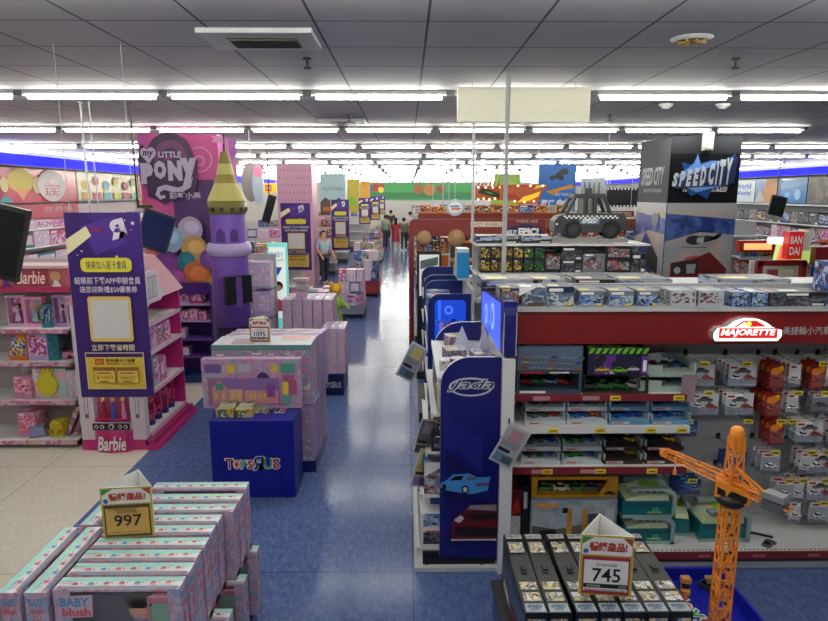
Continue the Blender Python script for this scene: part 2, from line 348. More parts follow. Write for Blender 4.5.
def carton_t(color, style, artm):
    """a unit carton (1 x 1 x 1, standing on z = 0, front towards -y) with its printed face"""
    k = (color, style, artm.name)
    if k in _ct: return _ct[k]
    base = mat(COL[color], .42); m = MB(); m.box((0, 0, 0), (1, 1, 1), base)
    ac = mat(random.choice(['#d8d8d6', '#c23a2c', '#e0c040', '#e8e8e8', '#2a5ab0']), .4)
    for o, u in (((-.5, -.5, 0), (1, 0, 0)), ((-.5, .5, 0), (0, -1, 0)), ((.5, -.5, 0), (0, 1, 0))):
        m.face(o, u, (0, 0, 1), 1, 1, .004)
        if style == 'window':
            m.pr(.06, .1, .94, .86, artm); m.pr(.06, .1, .94, .2, base); m.pr(.1, .88, .45, .96, ac)
        elif style == 'band':
            m.pr(0, .02, 1, .98, artm); m.pr(0, .7, 1, .98, base); m.pr(.08, .76, .6, .92, WH); m.pr(.7, .06, .94, .2, ac)
        elif style == 'diag':
            m.pr(0, 0, 1, 1, artm); m.pp([(0, 1), (0, .55), (.6, 1)], ac); m.pr(.3, .05, .95, .2, base)
        elif style == 'art':
            m.pr(.03, .03, .97, .97, artm)
        elif style == 'flat':
            m.pr(0, 0, 1, 1, mat('#15171c')); m.pp([(0, .25), (1, .55), (1, 1), (0, 1)], artm); m.pp([(.1, .45), (.45, .6), (.43, .85), (.08, .7)], mat('#8f9fd0', .4)); m.pr(.62, .08, .95, .2, WH)
    m.face((-.5, -.5, 1), (1, 0, 0), (0, 1, 0), 1, 1, .004); m.pr(.05, .1, .95, .9, A_DARK if style == 'flat' else (artm if style in ('art', 'diag') else base)); m.pr(.1, .2, .5, .5, ac)
    me = m.build('carton').data; o = [x for x in bpy.data.objects if x.data == me][0]; bpy.data.objects.remove(o)
    _ct[k] = me; return me
def carton(color, style, artm, loc, dims, label, group=None, rz=0, name=None, cat='box', kids=None):
    if name is None:
        name = 'toy_box'
        for k_, n_ in (('vehicle', 'vehicle_box'), ('doll', 'doll_pack'), ('carton', 'carton'), ('game', 'game_box'), ('pack', 'toy_pack')):
            if label and k_ in label.split('on the')[0]: name = n_; break
    o = bpy.data.objects.new(name, carton_t(color, style, artm)); C.objects.link(o)
    o.location = loc; o.scale = dims; o.rotation_euler = (0, 0, rz)
    return tag(o, label, cat, group)
NTH = ORD
# ---------------- first gondola on the right (toy cars) ----------------
PEG = gridm('#b4b6ba', '#4c4e54', .025, .13, .55)
SHW = mat('#d9dadb', .4); LIP = mat('#7c2530', .4)
G1X0, G1X1, G1F, G1B = .742, 4.35, 4.18, 4.70
t = thing('gondola', 'long white pegboard toy shelving under a dark red header', 'shelving', (0, 0, 0))
m = MB(); m.box(((G1X0+G1X1)/2, 4.95, 0), (G1X1-G1X0, 1.5, .1), DG); m.box(((G1X0+G1X1)/2, 4.2, 0), (G1X1-G1X0, .02, .045), LG); m.build('base', t)
m = MB(); m.box(((G1X0+G1X1)/2, G1B+.03, .1), (G1X1-G1X0, .03, 1.93), PEG); m.build('pegboard', t)
for x in (1.99, 3.24):
    m = MB(); m.box((x, G1B+.01, .1), (.03, .02, 1.93), LG)
    for i in range(60): m.box((x, G1B-.001, .16+.03*i), (.006, .002, .016), BK)
    m.build('upright', t)
m = MB(); m.box(((G1X0+G1X1)/2, 4.44, .1), (G1X1-G1X0, .54, .045), SHW); m.box(((G1X0+G1X1)/2, 4.165, .09), (G1X1-G1X0, .012, .055), LIP)
for i in range(110): m.box((.8+i*.032, 4.19, .1452), (.012, .012, .001), DG)
for i in range(9): m.box((.95+i*.4, 4.157, .105), (.09, .003, .02), mat('#b06068', .5))
m.build('bottom_shelf', t)
def g1shelf(z, x0, x1, d, lip, tags):
    m = MB(); m.box(((x0+x1)/2, G1B-d/2, z), (x1-x0, d, .02), SHW); m.box(((x0+x1)/2, G1B-d-.008, z-.03), (x1-x0, .016, .05), lip, bev if False else 0)
    s = m.build('shelf', t)
    n = 0
    for x in tags:
        k = MB(); k.box((x, G1B-d-.02, z-.024), (.075, .004, .036), YEL); k.face((x-.03, G1B-d-.0235, z-.018), (1, 0, 0), (0, 0, 1), .06, .024); k.pr(.1, .3, .9, .7, mat('#6a5a20'))
        k.build('price_tag', s)
    for x in ([x0+.2, x0+.55] if lip is LIP else []):
        k = MB(); k.box((x, G1B-d-.019, z-.022), (.12, .003, .03), mat('#b8868c', .5)); k.build('shelf_label', s)
    return s
Z1, Z2, Z3 = 1.285, 1.06, .752
g1shelf(Z1, G1X0+.005, 1.98, .42, LIP, [1.47, 1.92])
g1shelf(Z2, G1X0+.005, 2.0, .46, SHW, [1.03, 1.36, 1.72, 1.94])
g1shelf(Z3, G1X0+.005, 2.0, .46, LIP, [1.0, 1.38, 1.75])
# header
HY = 4.28
m = MB(); m.box(((G1X0+G1X1)/2, (HY+G1B)/2, 1.665), (G1X1-G1X0, G1B-HY, .235), mat('#7a1a1a', .35)); m.build('header', t, .004)
m = MB(); m.box(((G1X0+G1X1)/2, (HY+G1B)/2-.01, 1.9), (G1X1-G1X0+.01, G1B-HY+.02, .014), LG); m.build('header_deck', t)
m = MB(); m.face((2.62, HY-.001, 1.73), (1, 0, 0), (0, 0, 1), .5, .06); m.tx('美捷輪小汽車合金車', 0, 0, 1, 1, LG); 
o = m.build('header_writing', t); o['label'] = 'pale small writing on the header'
# lit car-shaped sign on the header
s = thing('car_logo_sign', 'glowing white car-shaped sign on the red header', 'sign', tuple(at(747, 341, HY-.07)))
SG = mat('#fff4f2', .4, emit=.9)
out = [(-.22, 0), (.21, 0), (.235, .03), (.235, .075), (.17, .095), (.12, .13), (.06, .155), (-.04, .16), (-.1, .14), (-.15, .1), (-.21, .09), (-.235, .06), (-.235, .025)]
m = MB(); m.prism(out, SG, 'y', 0, .06, mat('#c8c8c8', .4)); m.build('light_box', s)
m = MB(); m.face((-.21, -.001, .015), (1, 0, 0), (0, 0, 1), .42, .14); SR = mat('#d8201c', .4, emit=.35); m.pp([(.25, .58), (.4, .9), (.62, .92), (.8, .62)], SR); m.pp([(.3, .6), (.43, .84), (.5, .6)], SG); m.pd(.5, .75, .045, mat('#f2d84a', .4, emit=.5))
m.pr(.02, .04, .98, .55, SR); m.tx('MAJORETTE', .05, .1, .95, .5, SG, bold=.03, shear=.2); m.build('lettering', s)
# goods on the shelves
def setbox(w, d, h, frame, inner, cars, lab, loc, cat='box', n=3, rz=0, title=True, group='boxed toy car sets on the car shelving', tallw=True):
    """open-window gift box with a row of small cars behind its frame"""
    o = thing('car_gift_box', lab, cat, loc, rz, group)
    m = MB(); m.box((0, 0, 0), (w, d, h*.16), frame); m.box((0, 0, h*.86), (w, d, h*.14), frame); m.box((0, d*.46, 0), (w, d*.08, h), inner)
    for s_ in (-1, 1): m.box((s_*(w/2-.01), 0, h*.16), (.02, d, h*.7), frame)
    m.face((-w/2, -d/2, 0), (1, 0, 0), (0, 0, 1), w, h); m.pr(.05, .03, .45, .13, PW); 
    if title: m.pr(.06, .88, .4, .96, RED); m.pr(.5, .89, .8, .95, PW)
    m.face((-w/2, -d/2, h), (1, 0, 0), (0, 1, 0), w, d); m.pr(.03, .1, .97, .8, inner); m.pr(.1, .2, .4, .6, frame)
    m.build('box', o)
    for i in range(n):
        k = MB(); toy_car(k, (-w*.4+w*.8*(i+.5)/n, 0, h*.17), min(w*.8/n*1.15, h*1.2), cars[i % len(cars)], rz=-.6, tall=1.3); k.build('toy_car', o)
    return o
c_ = [mat(x, .25) for x in ('#b03228', '#2b58b0', '#d8d8dc', '#d9b428', '#3a8a48', '#5a5d62', '#d07028', '#6f96c8')]
GB = mat('#3a4656', .45); zz = Z1+.0205
# top shelf: two stacked blue-grey sets
yf = 4.45
setbox(.46, .34, .17, GB, A_CARS, [c_[0], c_[4], c_[7]], 'blue grey gift box of toy cars, lower of the stack beside the white post', (1.0, yf, zz), n=4)
o = thing('car_gift_box', 'blue grey many-car box, upper of the stack beside the white post', 'box', (1.0, yf, zz+.171), 0, 'boxed toy car sets on the car shelving')
m = MB(); m.box((0, 0, 0), (.46, .34, .175), mat('#4a5a72', .45)); m.face((-.23, -.17, 0), (1, 0, 0), (0, 0, 1), .46, .175); m.pr(.02, .04, .98, .96, mat('#5a6b84', .4))
for r_ in range(3):
    for q in range(7): m.car(.05+.13*q, .08+.3*r_, .11, c_[(r_*3+q) % 8] if q % 3 == 0 else mat('#8c98a8'), BK, BK)
m.face((-.23, -.17, .175), (1, 0, 0), (0, 1, 0), .46, .34); m.pr(.02, .05, .98, .95, A_SKY); m.build('box', o)
GR = mat('#6fb82c', .4)
o = thing('car_gift_box', 'green and black pixel patterned car box standing on a dark tray', 'box', (1.475, 4.42, zz+.135), 0, 'boxed toy car sets on the car shelving')
m = MB(); m.box((0, 0, 0), (.42, .3, .2), mat('#25203c', .4)); m.face((-.21, -.15, .2), (1, 0, 0), (0, 1, 0), .42, .3); m.pr(0, 0, 1, 1, printm(['#6fb82c', '#15171c', '#8fd040', '#15171c'], 14, rnd=False))
m.face((-.21, -.15, 0), (1, 0, 0), (0, 0, 1), .42, .2)
for i in range(9): m.pp([(i/9, .8), (i/9+.06, .8), (i/9+.12, 1), (i/9+.05, 1)], GR)
m.pp([(.1, .08), (.1, .7), (.45, .8), (.45, .08)], A_MIX); m.car(.12, .15, .24, c_[3], BK, BK); m.car(.38, .12, .26, GR, BK, BK); m.car(.64, .2, .2, c_[2], BK, BK); m.pr(.86, .1, .97, .75, mat('#5c3a90')); m.pr(.89, .2, .95, .6, PW); m.build('box', o)
o = thing('car_gift_box', 'dark brown open tray with green cars under the pixel patterned box', 'box', (1.475, 4.42, zz), 0, 'boxed toy car sets on the car shelving')
m = MB(); BR = mat('#2b2722', .5); m.box((0, .13, 0), (.46, .02, .133), BR); [m.box((s_*.225, 0, 0), (.01, .28, .133), BR) for s_ in (-1, 1)]; m.box((0, 0, 0), (.46, .28, .01), BR); m.build('tray', o)
for i, cc in enumerate((c_[5], c_[4], c_[4], c_[2])): k = MB(); toy_car(k, (-.16+.11*i, -.03, .011), .13, cc, rz=-.5, tall=1.3); k.build('toy_car', o)
o = None
for i, (x, lvl, nm) in enumerate(((1.85, 0, 'lower'), (1.85, 1, 'upper'))):
    b = thing('car_gift_box', f'pale green car tray box at the right end of the top shelf, {nm} one', 'box', (x-.0, 4.46, zz+lvl*.112), 0, 'boxed toy car sets on the car shelving')
    m = MB(); gm = mat('#9fb3a8', .45); m.box((0, 0, 0), (.4, .3, .035), gm); m.box((0, .13, .035), (.4, .03, .075), A_SKY); m.box((-.12, -.145, .035), (.16, .01, .05), gm); [m.box((s_*.195, 0, .03), (.01, .3, .07), gm) for s_ in (-1, 1)]; m.build('tray', b)
    for q in range(4): k = MB(); toy_car(k, (-.13+.09*q, .02, .036), .12, [c_[2], c_[0], c_[5], c_[1]][q], rz=-.7); k.build('toy_car', b)
# second and third shelf: two layers of flat boxed race cars
def flatbox(loc, w, c1, c2, tray, lab, lid=None):
    b = thing('race_car_box', lab, 'box', loc, 0, 'flat boxed race cars on the car shelving')
    m = MB(); m.box((0, 0, 0), (w, .36, .03), tray); m.box((0, .1, .03), (w, .16, .055), mat('#2a3442', .4)); m.box((-w/2+.006, 0, .03), (.012, .34, .045), mat('#9aa6b0', .3)); m.box((w/2-.006, 0, .03), (.012, .34, .045), mat('#9aa6b0', .3))
    m.face((-w/2, -.18, 0), (1, 0, 0), (0, 0, 1), w, .03); m.pr(.06, .2, .5, .8, LG); m.pr(.1, .35, .35, .6, RED)
    m.face((-w/2, .02, .085), (1, 0, 0), (0, 1, 0), w, .16); m.pr(.03, .05, .97, .95, A_CARS); m.build('tray', b)
    for q, cc in enumerate((c1, c1, c2)): k = MB(); toy_car(k, (-w*.3+w*.28*q, -.09+.02*q, .031), w*.36, cc, rz=-.75, tall=1.3); k.build('toy_car', b)
wht, lbm, drk = mat('#b9c4cc', .4), mat('#5f8fb4', .4), mat('#2c2420', .45)
cols2 = [(c_[5], c_[0], wht, 'white'), (c_[1], c_[6], wht, 'white'), (c_[1], c_[1], lbm, 'light blue'), (c_[1], c_[7], lbm, 'light blue')]
for i, (a, b_, tr, cn) in enumerate(cols2):
    for lv in (0, 1):
        flatbox((.98+.3*i+.01*lv, 4.44+.05*lv, Z2+.0205+lv*.0865), .285, a, b_, tr, f'flat {cn} race car box on the second shelf, {["lower", "upper"][lv]} layer, {od(i)}')
cols3 = [(c_[5], c_[1], wht, 'white'), (c_[4], c_[1], wht, 'white'), (drk, c_[3], drk, 'dark brown'), (drk, c_[3], drk, 'dark brown')]
for i, (a, b_, tr, cn) in enumerate(cols3):
    for lv in (0, 1):
        flatbox((.96+.3*i+.012*lv, 4.46+.04*lv, Z3+.0205+lv*.0865), .28, a, b_, tr, f'flat {cn} race car box on the third shelf, {["lower", "upper"][lv]} layer, {od(i)}')
# bottom shelf goods
BZ = .1455
m = MB(); m.box((0, 0, 0), (.64, .3, .335), mat('#7f8ea0', .45)); m.face((-.32, -.15, 0), (1, 0, 0), (0, 0, 1), .64, .335)
m.pr(.02, .02, .98, .98, printm(['#77899c', '#a9b3ba', '#8c9298', '#6e6a60'], 4, kind='soft', rnd=False)); m.pp([(.02, .02), (.98, .02), (.98, .3), (.6, .42), (.3, .3), (.02, .4)], mat('#5e5b50'))
for x in (.42, .6):
    m.pr(x, .1, x+.06, .8, mat('#c08a2e')); [m.pp([(x, .12+.12*i), (x+.06, .2+.12*i), (x+.06, .21+.12*i), (x, .13+.12*i)], BK) for i in range(5)]
m.pr(.36, .72, .42, .84, BK); m.pr(.66, .45, .78, .7, mat('#3b4658')); m.pr(.06, .86, .3, .93, ORA); m.pr(.85, .3, .95, .8, LG); m.pp([(.06, .05), (.32, .05), (.28, .35), (.1, .3)], BK)
solo(m, 'crane_set_box', 'grey crane set box on the bottom shelf beneath the yellow box', 'box', (1.23, 4.46, BZ))
m = MB(); YB_ = mat('#c8921c', .4); m.box((0, 0, 0), (.64, .22, .02), YB_); m.box((0, 0, .14), (.64, .22, .03), YB_); [m.box((s_*.3, 0, .02), (.04, .22, .12), YB_) for s_ in (-1, 1)]; m.box((0, .09, .02), (.56, .02, .12), mat('#23262a'))
m.face((-.32, -.11, 0), (1, 0, 0), (0, 0, 1), .64, .17); m.pp([(.76, .04), (.98, .04), (.98, .9), (.9, .9)], YB_); m.car(.84, .1, .13, BK, DG, BK)
o = thing('truck_set_box', 'long yellow window box with toy vehicles lying on the crane set box', 'box', (1.24, 4.46, BZ+.3355)); m.build('box', o)
for q, cc in enumerate((c_[4], c_[2], c_[4], c_[5])): k = MB(); toy_car(k, (-.2+.12*q, -.03, .021), .12, cc, tall=1.4); k.build('toy_truck', o)
m = MB(); m.box((0, 0, 0), (.08, .3, .42), mat('#5c1216', .4)); m.face((-.04, -.15, 0), (1, 0, 0), (0, 0, 1), .08, .42); m.pr(.08, .05, .92, .5, LG); m.car(.15, .3, .7, c_[2], BK, BK); m.car(.15, .1, .7, c_[5], BK, BK); m.pp([(.1, .55), (.9, .6), (.6, .85), (.2, .75)], RED)
solo(m, 'toy_box', 'narrow dark red box at the left end of the bottom shelf', 'box', (.8, 4.46, BZ))
m = MB(); m.box((0, 0, 0), (.045, .3, .44), mat('#141416', .4)); m.face((-.0225, -.15, 0), (1, 0, 0), (0, 0, 1), .045, .44); m.pr(.2, .6, .8, .9, LG)
solo(m, 'toy_box', 'thin black box between the dark red box and the crane set', 'box', (.87, 4.47, BZ))
def boatcase(loc, lab, rz=0, sc_=1):
    b = thing('boat_carry_case', lab, 'toy case', loc, rz, 'teal boat carry cases')
    b.scale = sc_ if isinstance(sc_, tuple) else (sc_, sc_, sc_); gf = mat('#8fa6a4', .4); tl = mat('#0e6a72', .3)
    m = MB(); m.box((0, 0, 0), (.34, .3, .03), gf)
    m.prism([(-.12, .27), (-.12, .3), (.12, .3), (.17, .24), (.17, 0), (.145, 0), (.145, .225), (.1, .27)], gf, 'y', -.15, -.1)
    m.prism([(-.12, .27), (-.12, .3), (.12, .3), (.17, .24), (.17, 0), (.14, 0), (.14, .2), (.1, .27)], gf, 'y', .05, .1)
    m.face((-.17, -.15, 0), (1, 0, 0), (0, 0, 1), .34, .3, .003); [m.pr(.25+.13*i, .92, .33+.13*i, .96, DG) for i in range(4)]; m.build('frame', b)
    m = MB(); m.box((-.015, -.02, .03), (.31, .24, .14), tl, top=.99); m.face((-.17, -.1405, .03), (1, 0, 0), (0, 0, 1), .31, .14, .002)
    m.pd(.68, .4, .07, mat('#59c0a0')); m.pd(.68, .4, .035, tl); m.pr(.5, .18, .8, .26, mat('#b8c84a')); m.pp([(0, 1), (.08, .7), (1, .7), (1, 1)], mat('#1a5560')); m.build('hull', b)
    m = MB(); m.prism([(-.15, .17), (-.12, .2), (-.02, .235), (.12, .235), (.13, .17)], mat('#cfdab0', .35), 'y', -.13, .1); m.prism([(-.02, .235), (.02, .262), (.1, .262), (.12, .235)], mat('#8fb428', .4), 'y', -.1, .06); m.build('boat_deck', b)
    return b
boatcase((1.775, 4.42, BZ+.207), 'teal boat carry case on top of another beside the yellow box', sc_=(1.15, 1, .76))
boatcase((1.79, 4.42, BZ), 'teal boat carry case under another case at the centre of the bottom shelf', sc_=(1.08, 1, .68))
boatcase((2.36, 4.44, BZ), 'teal boat carry case standing alone on the bottom shelf left of the crane', sc_=(1.1, 1, .82))
boatcase((2.07, 4.5, BZ), 'teal boat carry case turned sideways between the two cases', rz=1.4, sc_=(.7, .55, .8))
for i, (px, py) in enumerate(((697, 531), (769, 545))):
    p = at(px, py, z=BZ)
    m = MB(); toy_car(m, (0, 0, 0), .13, c_[5], rz=.6); solo(m, 'toy_car', 'loose grey toy car lying on the bare bottom shelf, '+['left', 'right'][i]+' one', 'toy car', tuple(p))
p = at(778, 536, z=BZ); m = MB(); m.box((0, 0, 0), (.24, .02, .012), BK, rz=-.5); solo(m, 'label_strip', 'loose black plastic strip lying on the bare bottom shelf', 'strip', (p.x-.16, p.y+.03, p.z))
# pegboard: hooks with carded cars
CH = STEEL
def hook(x, z, L=.3):
    m = MB(); m.box((x, G1B+.009, z-.012), (.03, .006, .045), BK); m.cyl((x, G1B+.006, z), (x, G1B-L, z), .004, CH, 6); m.cyl((x, G1B-L, z), (x, G1B-L-.012, z+.014), .004, CH, 6)
    return m.build('peg_hook', t)
def ptag(x, z, par, L=.3):
    m = MB(); m.box((x, G1B-L-.014, z-.012), (.07, .002, .034), YEL); m.face((x-.035, G1B-L-.0152, z-.012), (1, 0, 0), (0, 0, 1), .07, .034); m.pr(.15, .3, .85, .7, mat('#5a5222')); m.build('price_tag', par)
def carded(kind):
    """a carded toy: card, clear blister and the car inside it"""
    b = thing('carded_car', None, 'carded toy')
    W_, H_, cm, bc = {'wide': (.205, .165, mat('#c9ccd2', .4), [c_[2], c_[0]]), 'tall': (.088, .175, mat('#cfcfd0', .4), [c_[2]]), 'red': (.115, .19, mat('#8c1f1a', .4), [c_[0]]),
                      'navy': (.19, .12, mat('#1c3568', .4), [c_[1], c_[7]]), 'grey': (.13, .15, mat('#7c8088', .4), [c_[5]]), 'silver': (.15, .175, mat('#a2a8b2', .4), [c_[2]])}[kind]
    m = MB(); m.box((0, 0, -H_-.01), (W_, .003, H_), cm); m.box((0, 0, -.0101), (.03, .003, .02), cm)
    m.face((-W_/2, -.0016, -H_-.01), (1, 0, 0), (0, 0, 1), W_, H_, .0006)
    if kind == 'red': m.pp([(.1, .6), (.5, .55), (.95, .75), (.9, .95), (.1, .8)], ORA); m.pp([(.1, .1), (.9, .1), (.8, .5), (.3, .45)], mat('#a8382c')); m.pd(.75, .85, .1, YEL)
    elif kind == 'wide': m.pr(.03, .72, .6, .95, PW); m.car(.2, .55, .6, c_[5], BK, BK); m.pp([(0, 0), (1, 0), (1, .3), (0, .42)], mat('#9aa3b4')); m.pr(.05, .8, .3, .9, RED)
    elif kind == 'navy': m.pp([(.02, .1), (.98, .25), (.9, .9), (.1, .7)], mat('#2c4a8c')); m.pr(.3, .75, .7, .92, LBLU)
    else: m.pr(.08, .78, .92, .95, PW); m.pr(.15, .82, .6, .91, RED); m.pp([(0, 0), (1, 0), (1, .12), (0, .2)], MG)
    m.build('card', b)
    for i, cc in enumerate(bc):
        m = MB(); n = len(bc); toy_car(m, ((i-(n-1)/2)*.095, -.018, -H_*.72), min(W_*.8/n, .085), cc, tall=1.2); m.build('toy_car', b)
    m = MB(); m.box((0, -.02, -H_*.9), (W_*.86, .036, H_*.5), CLEAR, top=.92); m.build('blister', b)
    return b
CT_ = {k: carded(k) for k in ('wide', 'tall', 'red', 'navy', 'grey', 'silver')}
DESC = {'wide': 'white wide', 'tall': 'white narrow', 'red': 'red', 'navy': 'dark blue', 'grey': 'grey', 'silver': 'silver'}
def rowhooks(py, items, rname):
    """items: (pixel x of the pack's middle, kind, packs on the hook)"""
    cnt = {}
    for px, kind, n in items:
        p = at(px, py-4, G1B-.27); x, z = p.x, p.z
        hk = hook(x, z)
        if px % 2 == 0 or kind is None: ptag(x, z+.0, hk)
        if kind is None: continue
        cnt[kind] = cnt.get(kind, 0)+1
        for i in range(n):
            y = G1B-.26+.062*i+random.uniform(-.004, .004)
            dup(CT_[kind], (x, y, z), random.uniform(-.06, .06), f'{DESC[kind]} carded car, {rname} hook row, {["front", "second", "third", "back"][i]} pack of {NTH[cnt[kind]-1]} such hook', 'carded toy cars hanging on the pegboard')
rowhooks(367, [(702, 'wide', 4), (744, 'wide', 4), (779, 'red', 3), (797, 'tall', 3), (820, 'red', 3), (842, 'wide', 3), (866, 'tall', 2), (890, 'silver', 2)], 'top')
rowhooks(396, [(706, 'wide', 3), (741, 'wide', 4), (775, 'red', 4), (794, 'tall', 3), (822, 'grey', 3), (845, 'red', 2), (872, 'wide', 2)], 'second')
rowhooks(424, [(686, 'navy', 3), (778, 'red', 3), (789, None, 0), (811, 'wide', 3), (745, None, 0), (836, 'tall', 3), (864, 'silver', 2)], 'third')
rowhooks(455, [(736, 'navy', 2), (772, 'silver', 3), (808, 'tall', 3), (824, 'wide', 2), (850, 'grey', 2)], 'fourth')
rowhooks(483, [(690, 'navy', 3), (733, 'navy', 2), (786, 'silver', 2), (800, 'tall', 3), (822, 'wide', 3), (846, 'grey', 2)], 'fifth')
rowhooks(505, [(768, None, 0), (797, 'tall', 2), (820, 'silver', 2), (842, 'wide', 2)], 'bottom')
m = MB(); m.box((0, 0, 0), (.1, .003, .2), mat('#a88c98', .3, alpha=.75)); solo(m, 'price_card', 'pinkish acrylic price card hanging at the edge of the top shelf', 'price card', tuple(at(687, 402, 4.27)))
# on the header deck
for i, (px, w_, h_, c, st, a) in enumerate(((511, .16, .13, 'dark blue', 'window', A_CARS), (533, .2, .135, 'brown', 'diag', A_SKY), (560, .19, .14, 'dark blue', 'band', A_SKY), (591, .17, .11, 'grey', 'band', A_BLUE), (621, .17, .11, 'grey', 'band', A_BLUE), (648, .15, .11, 'grey', 'band', A_BLUE),
        (683, .18, .11, 'silver', 'window', art('#7c2c2c', '#b0b4bc', '#5a3038', '#d0d4d8')), (711, .18, .11, 'silver', 'window', art('#7c2c2c', '#b0b4bc', '#5a3038', '#d0d4d8')))):
    p = at(px, 311, 4.38); carton(c, st, a, (p.x, 4.5, 1.9145), (w_, .22, h_), f'{c} vehicle box standing on top of the red header, {od(i)}', 'vehicle boxes on the red header')
for i, px in enumerate((737, 757, 775)):
    p = at(px, 311, 4.38); carton(['blue', 'dark blue', 'black'][i], 'art', A_BLUE if i < 2 else A_DARK, (p.x, 4.5, 1.9145), (.12, .26, .1), f'{["bright blue", "dark blue", "black"][i]} open tray box on the red header right of the silver boxes', 'vehicle boxes on the red header', rz=.05)
carton('black', 'band', A_DARK, (2.8, 4.5, 1.9145), (.34, .24, .1), 'black box on the red header before the mecha picture box', 'vehicle boxes on the red header')
carton('blue', 'art', art('#141c3a', '#c8d4e4', '#3a62b0', '#101424', '#b84a4a', scale=9), (3.28, 4.56, 1.9145), (.5, .18, .3), 'tall dark blue box with a mecha robot picture at the right edge', 'vehicle boxes on the red header')
# flat long boxes on the gondola's top
m = MB(); m.box(((G1X0+G1X1)/2, 5.2, 1.925), (G1X1-G1X0, .88, .03), SHW); m.build('top_shelf', t)
for i, px in enumerate((500, 540, 585, 634, 742)):
    p = at(px, 284, 4.9); carton('black', 'flat' if i != 2 else 'band', A_FLAT if i != 2 else A_DARK, (p.x+.06, 5.0, 1.956), ((.42, .26, .3, .42, .56)[i], .34, .09), f'flat black and silver vehicle box lying on the gondola top, {od(i)}', 'flat boxes on the gondola top')
# ---------------- end display on the aisle with the JADA panel ----------------
def arc_panel(w_, h_, r, n=8):
    return [(w_, 0), (w_, h_), (r, h_)]+[(r-r*math.sin(PI/2*i/n), h_-r+r*math.cos(PI/2*i/n)) for i in range(1, n+1)]+[(0, 0)]
t2 = thing('end_display', 'navy end display shelving at the front corner of the aisle', 'shelving', (.04, 4.18, 0))
m = MB(); m.box((.31, .64, 0), (.6, 1.32, .035), mat('#c9ccce', .4)); m.box((.33, .62, .035), (.52, 1.2, .1), mat('#0d0f1a', .35)); [m.cyl((.1+.4*i, .03, .0), (.1+.4*i, .03, .036), .02, BK, 8) for i in (0, 1)]; m.build('plinth', t2, .003)
m = MB(); m.prism([(x+.19, z+.1) for x, z in arc_panel(.415, 1.5, .2)], NAVY, 'y', 0, .035, LG); s = m.build('side_panel', t2)
m = MB(); m.face((.19, -.001, .1), (1, 0, 0), (0, 0, 1), .415, 1.5)
RM = mat('#c8ccd8', .3)
m.pd(.5, .86, .37, RM, ry=.045); m.pd(.5, .86, .33, NAVY, ry=.037); m.tx('Jada', .1, .835, .9, .9, RM, bold=.05, shear=.35); m.tx('Jada', .12, .84, .88, .895, mat('#1e1e50', .3), bold=.0, shear=.35)
m.pp([(.1, .78), (.2, .7), (.62, .62), (.72, .64), (.72, .42), (.3, .56), (.05, .5), (.05, .78)], mat('#1f1f7a', .3)); m.pp([(.1, .56), (.7, .4), (.7, .3), (.1, .3)], mat('#121250', .3))
cb = mat('#3f86c8', .3); cr = mat('#5c1420', .3); k = MB
m.M = Matrix.Translation((0, 0, .05)); m.pp([(.0, .335), (.02, .36), (.1, .368), (.22, .4), (.5, .405), (.62, .385), (.86, .388), (.84, .36), (.82, .32), (.55, .3), (.4, .305), (.1, .32)], cb); m.pp([(.16, .37), (.26, .392), (.4, .394), (.36, .372)], GLASS); m.pp([(.42, .372), (.5, .395), (.6, .385), (.64, .375)], mat('#56606c')); m.pd(.43, .325, .06, BK, ry=.022); m.pd(.43, .325, .035, LG, ry=.013); m.pd(.07, .34, .035, BK, ry=.014); m.pp([(.62, .355), (.84, .36), (.84, .35), (.62, .345)], mat('#7c2038'))
m.M = Matrix.Identity(4); m.pp([(.2, .1), (.2, .19), (.26, .22), (.44, .26), (.5, .285), (.98, .29), (.98, .1)], cr); m.pp([(.46, .26), (.53, .28), (.97, .283), (.97, .25)], mat('#7a7c86')); m.pp([(.42, .235), (.97, .24), (.97, .21), (.6, .205)], mat('#1a1016')); m.pp([(.24, .205), (.36, .23), (.42, .215), (.34, .19)], LG); m.pp([(.24, .13), (.97, .12), (.97, .165), (.3, .17)], mat('#14080c')); m.pp([(.2, .1), (.98, .1), (.98, .108), (.2, .108)], LG)
o = m.build('panel_print', t2)
m = MB(); m.prism([(x+.19, z+.1) for x, z in arc_panel(.415, 1.5, .25)], NAVY, 'y', 1.2, 1.235, LG); m.build('side_panel', t2)
m = MB(); m.box((.65, .0, 0), (.085, .1, 1.6), SHW); m.box((.65, .655, 0), (.06, 1.15, 1.6), SHW); m.box((.66, -.0505, 1.13), (.012, .002, .05), BK); m.build('back_panel', t2)
# curved header plate on top, lit from inside
out = [(-.05, 1.62), (1.24, 1.62), (1.24, 1.9), (.05, 1.99), (0, 1.985), (-.04, 1.95), (-.05, 1.9)]
m = MB(); m.prism([(y, z) for y, z in out], NAVY, 'x', .605, .695); m.face((.605, -.0501, 1.62), (1, 0, 0), (0, 0, 1), .09, .3); m.pr(0, 0, .06, 1, LG); m.pr(.94, 0, 1, 1, LG); m.build('header', t2)
m = MB(); m.face((.604, 1.2, 1.6), (0, -1, 0), (0, 0, 1), 1.15, .32); BG = mat('#3a56e0', .3, emit=.7); m.pp([(.03, .06), (.97, .06), (.97, 1.12), (.03, .9)], BG); m.pd(.62, .6, .09, mat('#7f9cff', .3, emit=.8)); m.pd(.62, .6, .06, BG); m.pd(.3, .45, .07, mat('#7f9cff', .3, emit=.8)); m.pd(.3, .45, .045, BG); m.build('lit_header_print', t2)
for i, z in enumerate((.135, .55, .88, 1.16, 1.42)):
    m = MB(); d = (.6, .58, .54, .5, .46)[i]; m.box((.635-d/2, .62, z), (d, 1.15, .018), SHW); m.box((.635-d, .62, z-.02), (.012, 1.15, .045), SHW); m.build('shelf', t2)
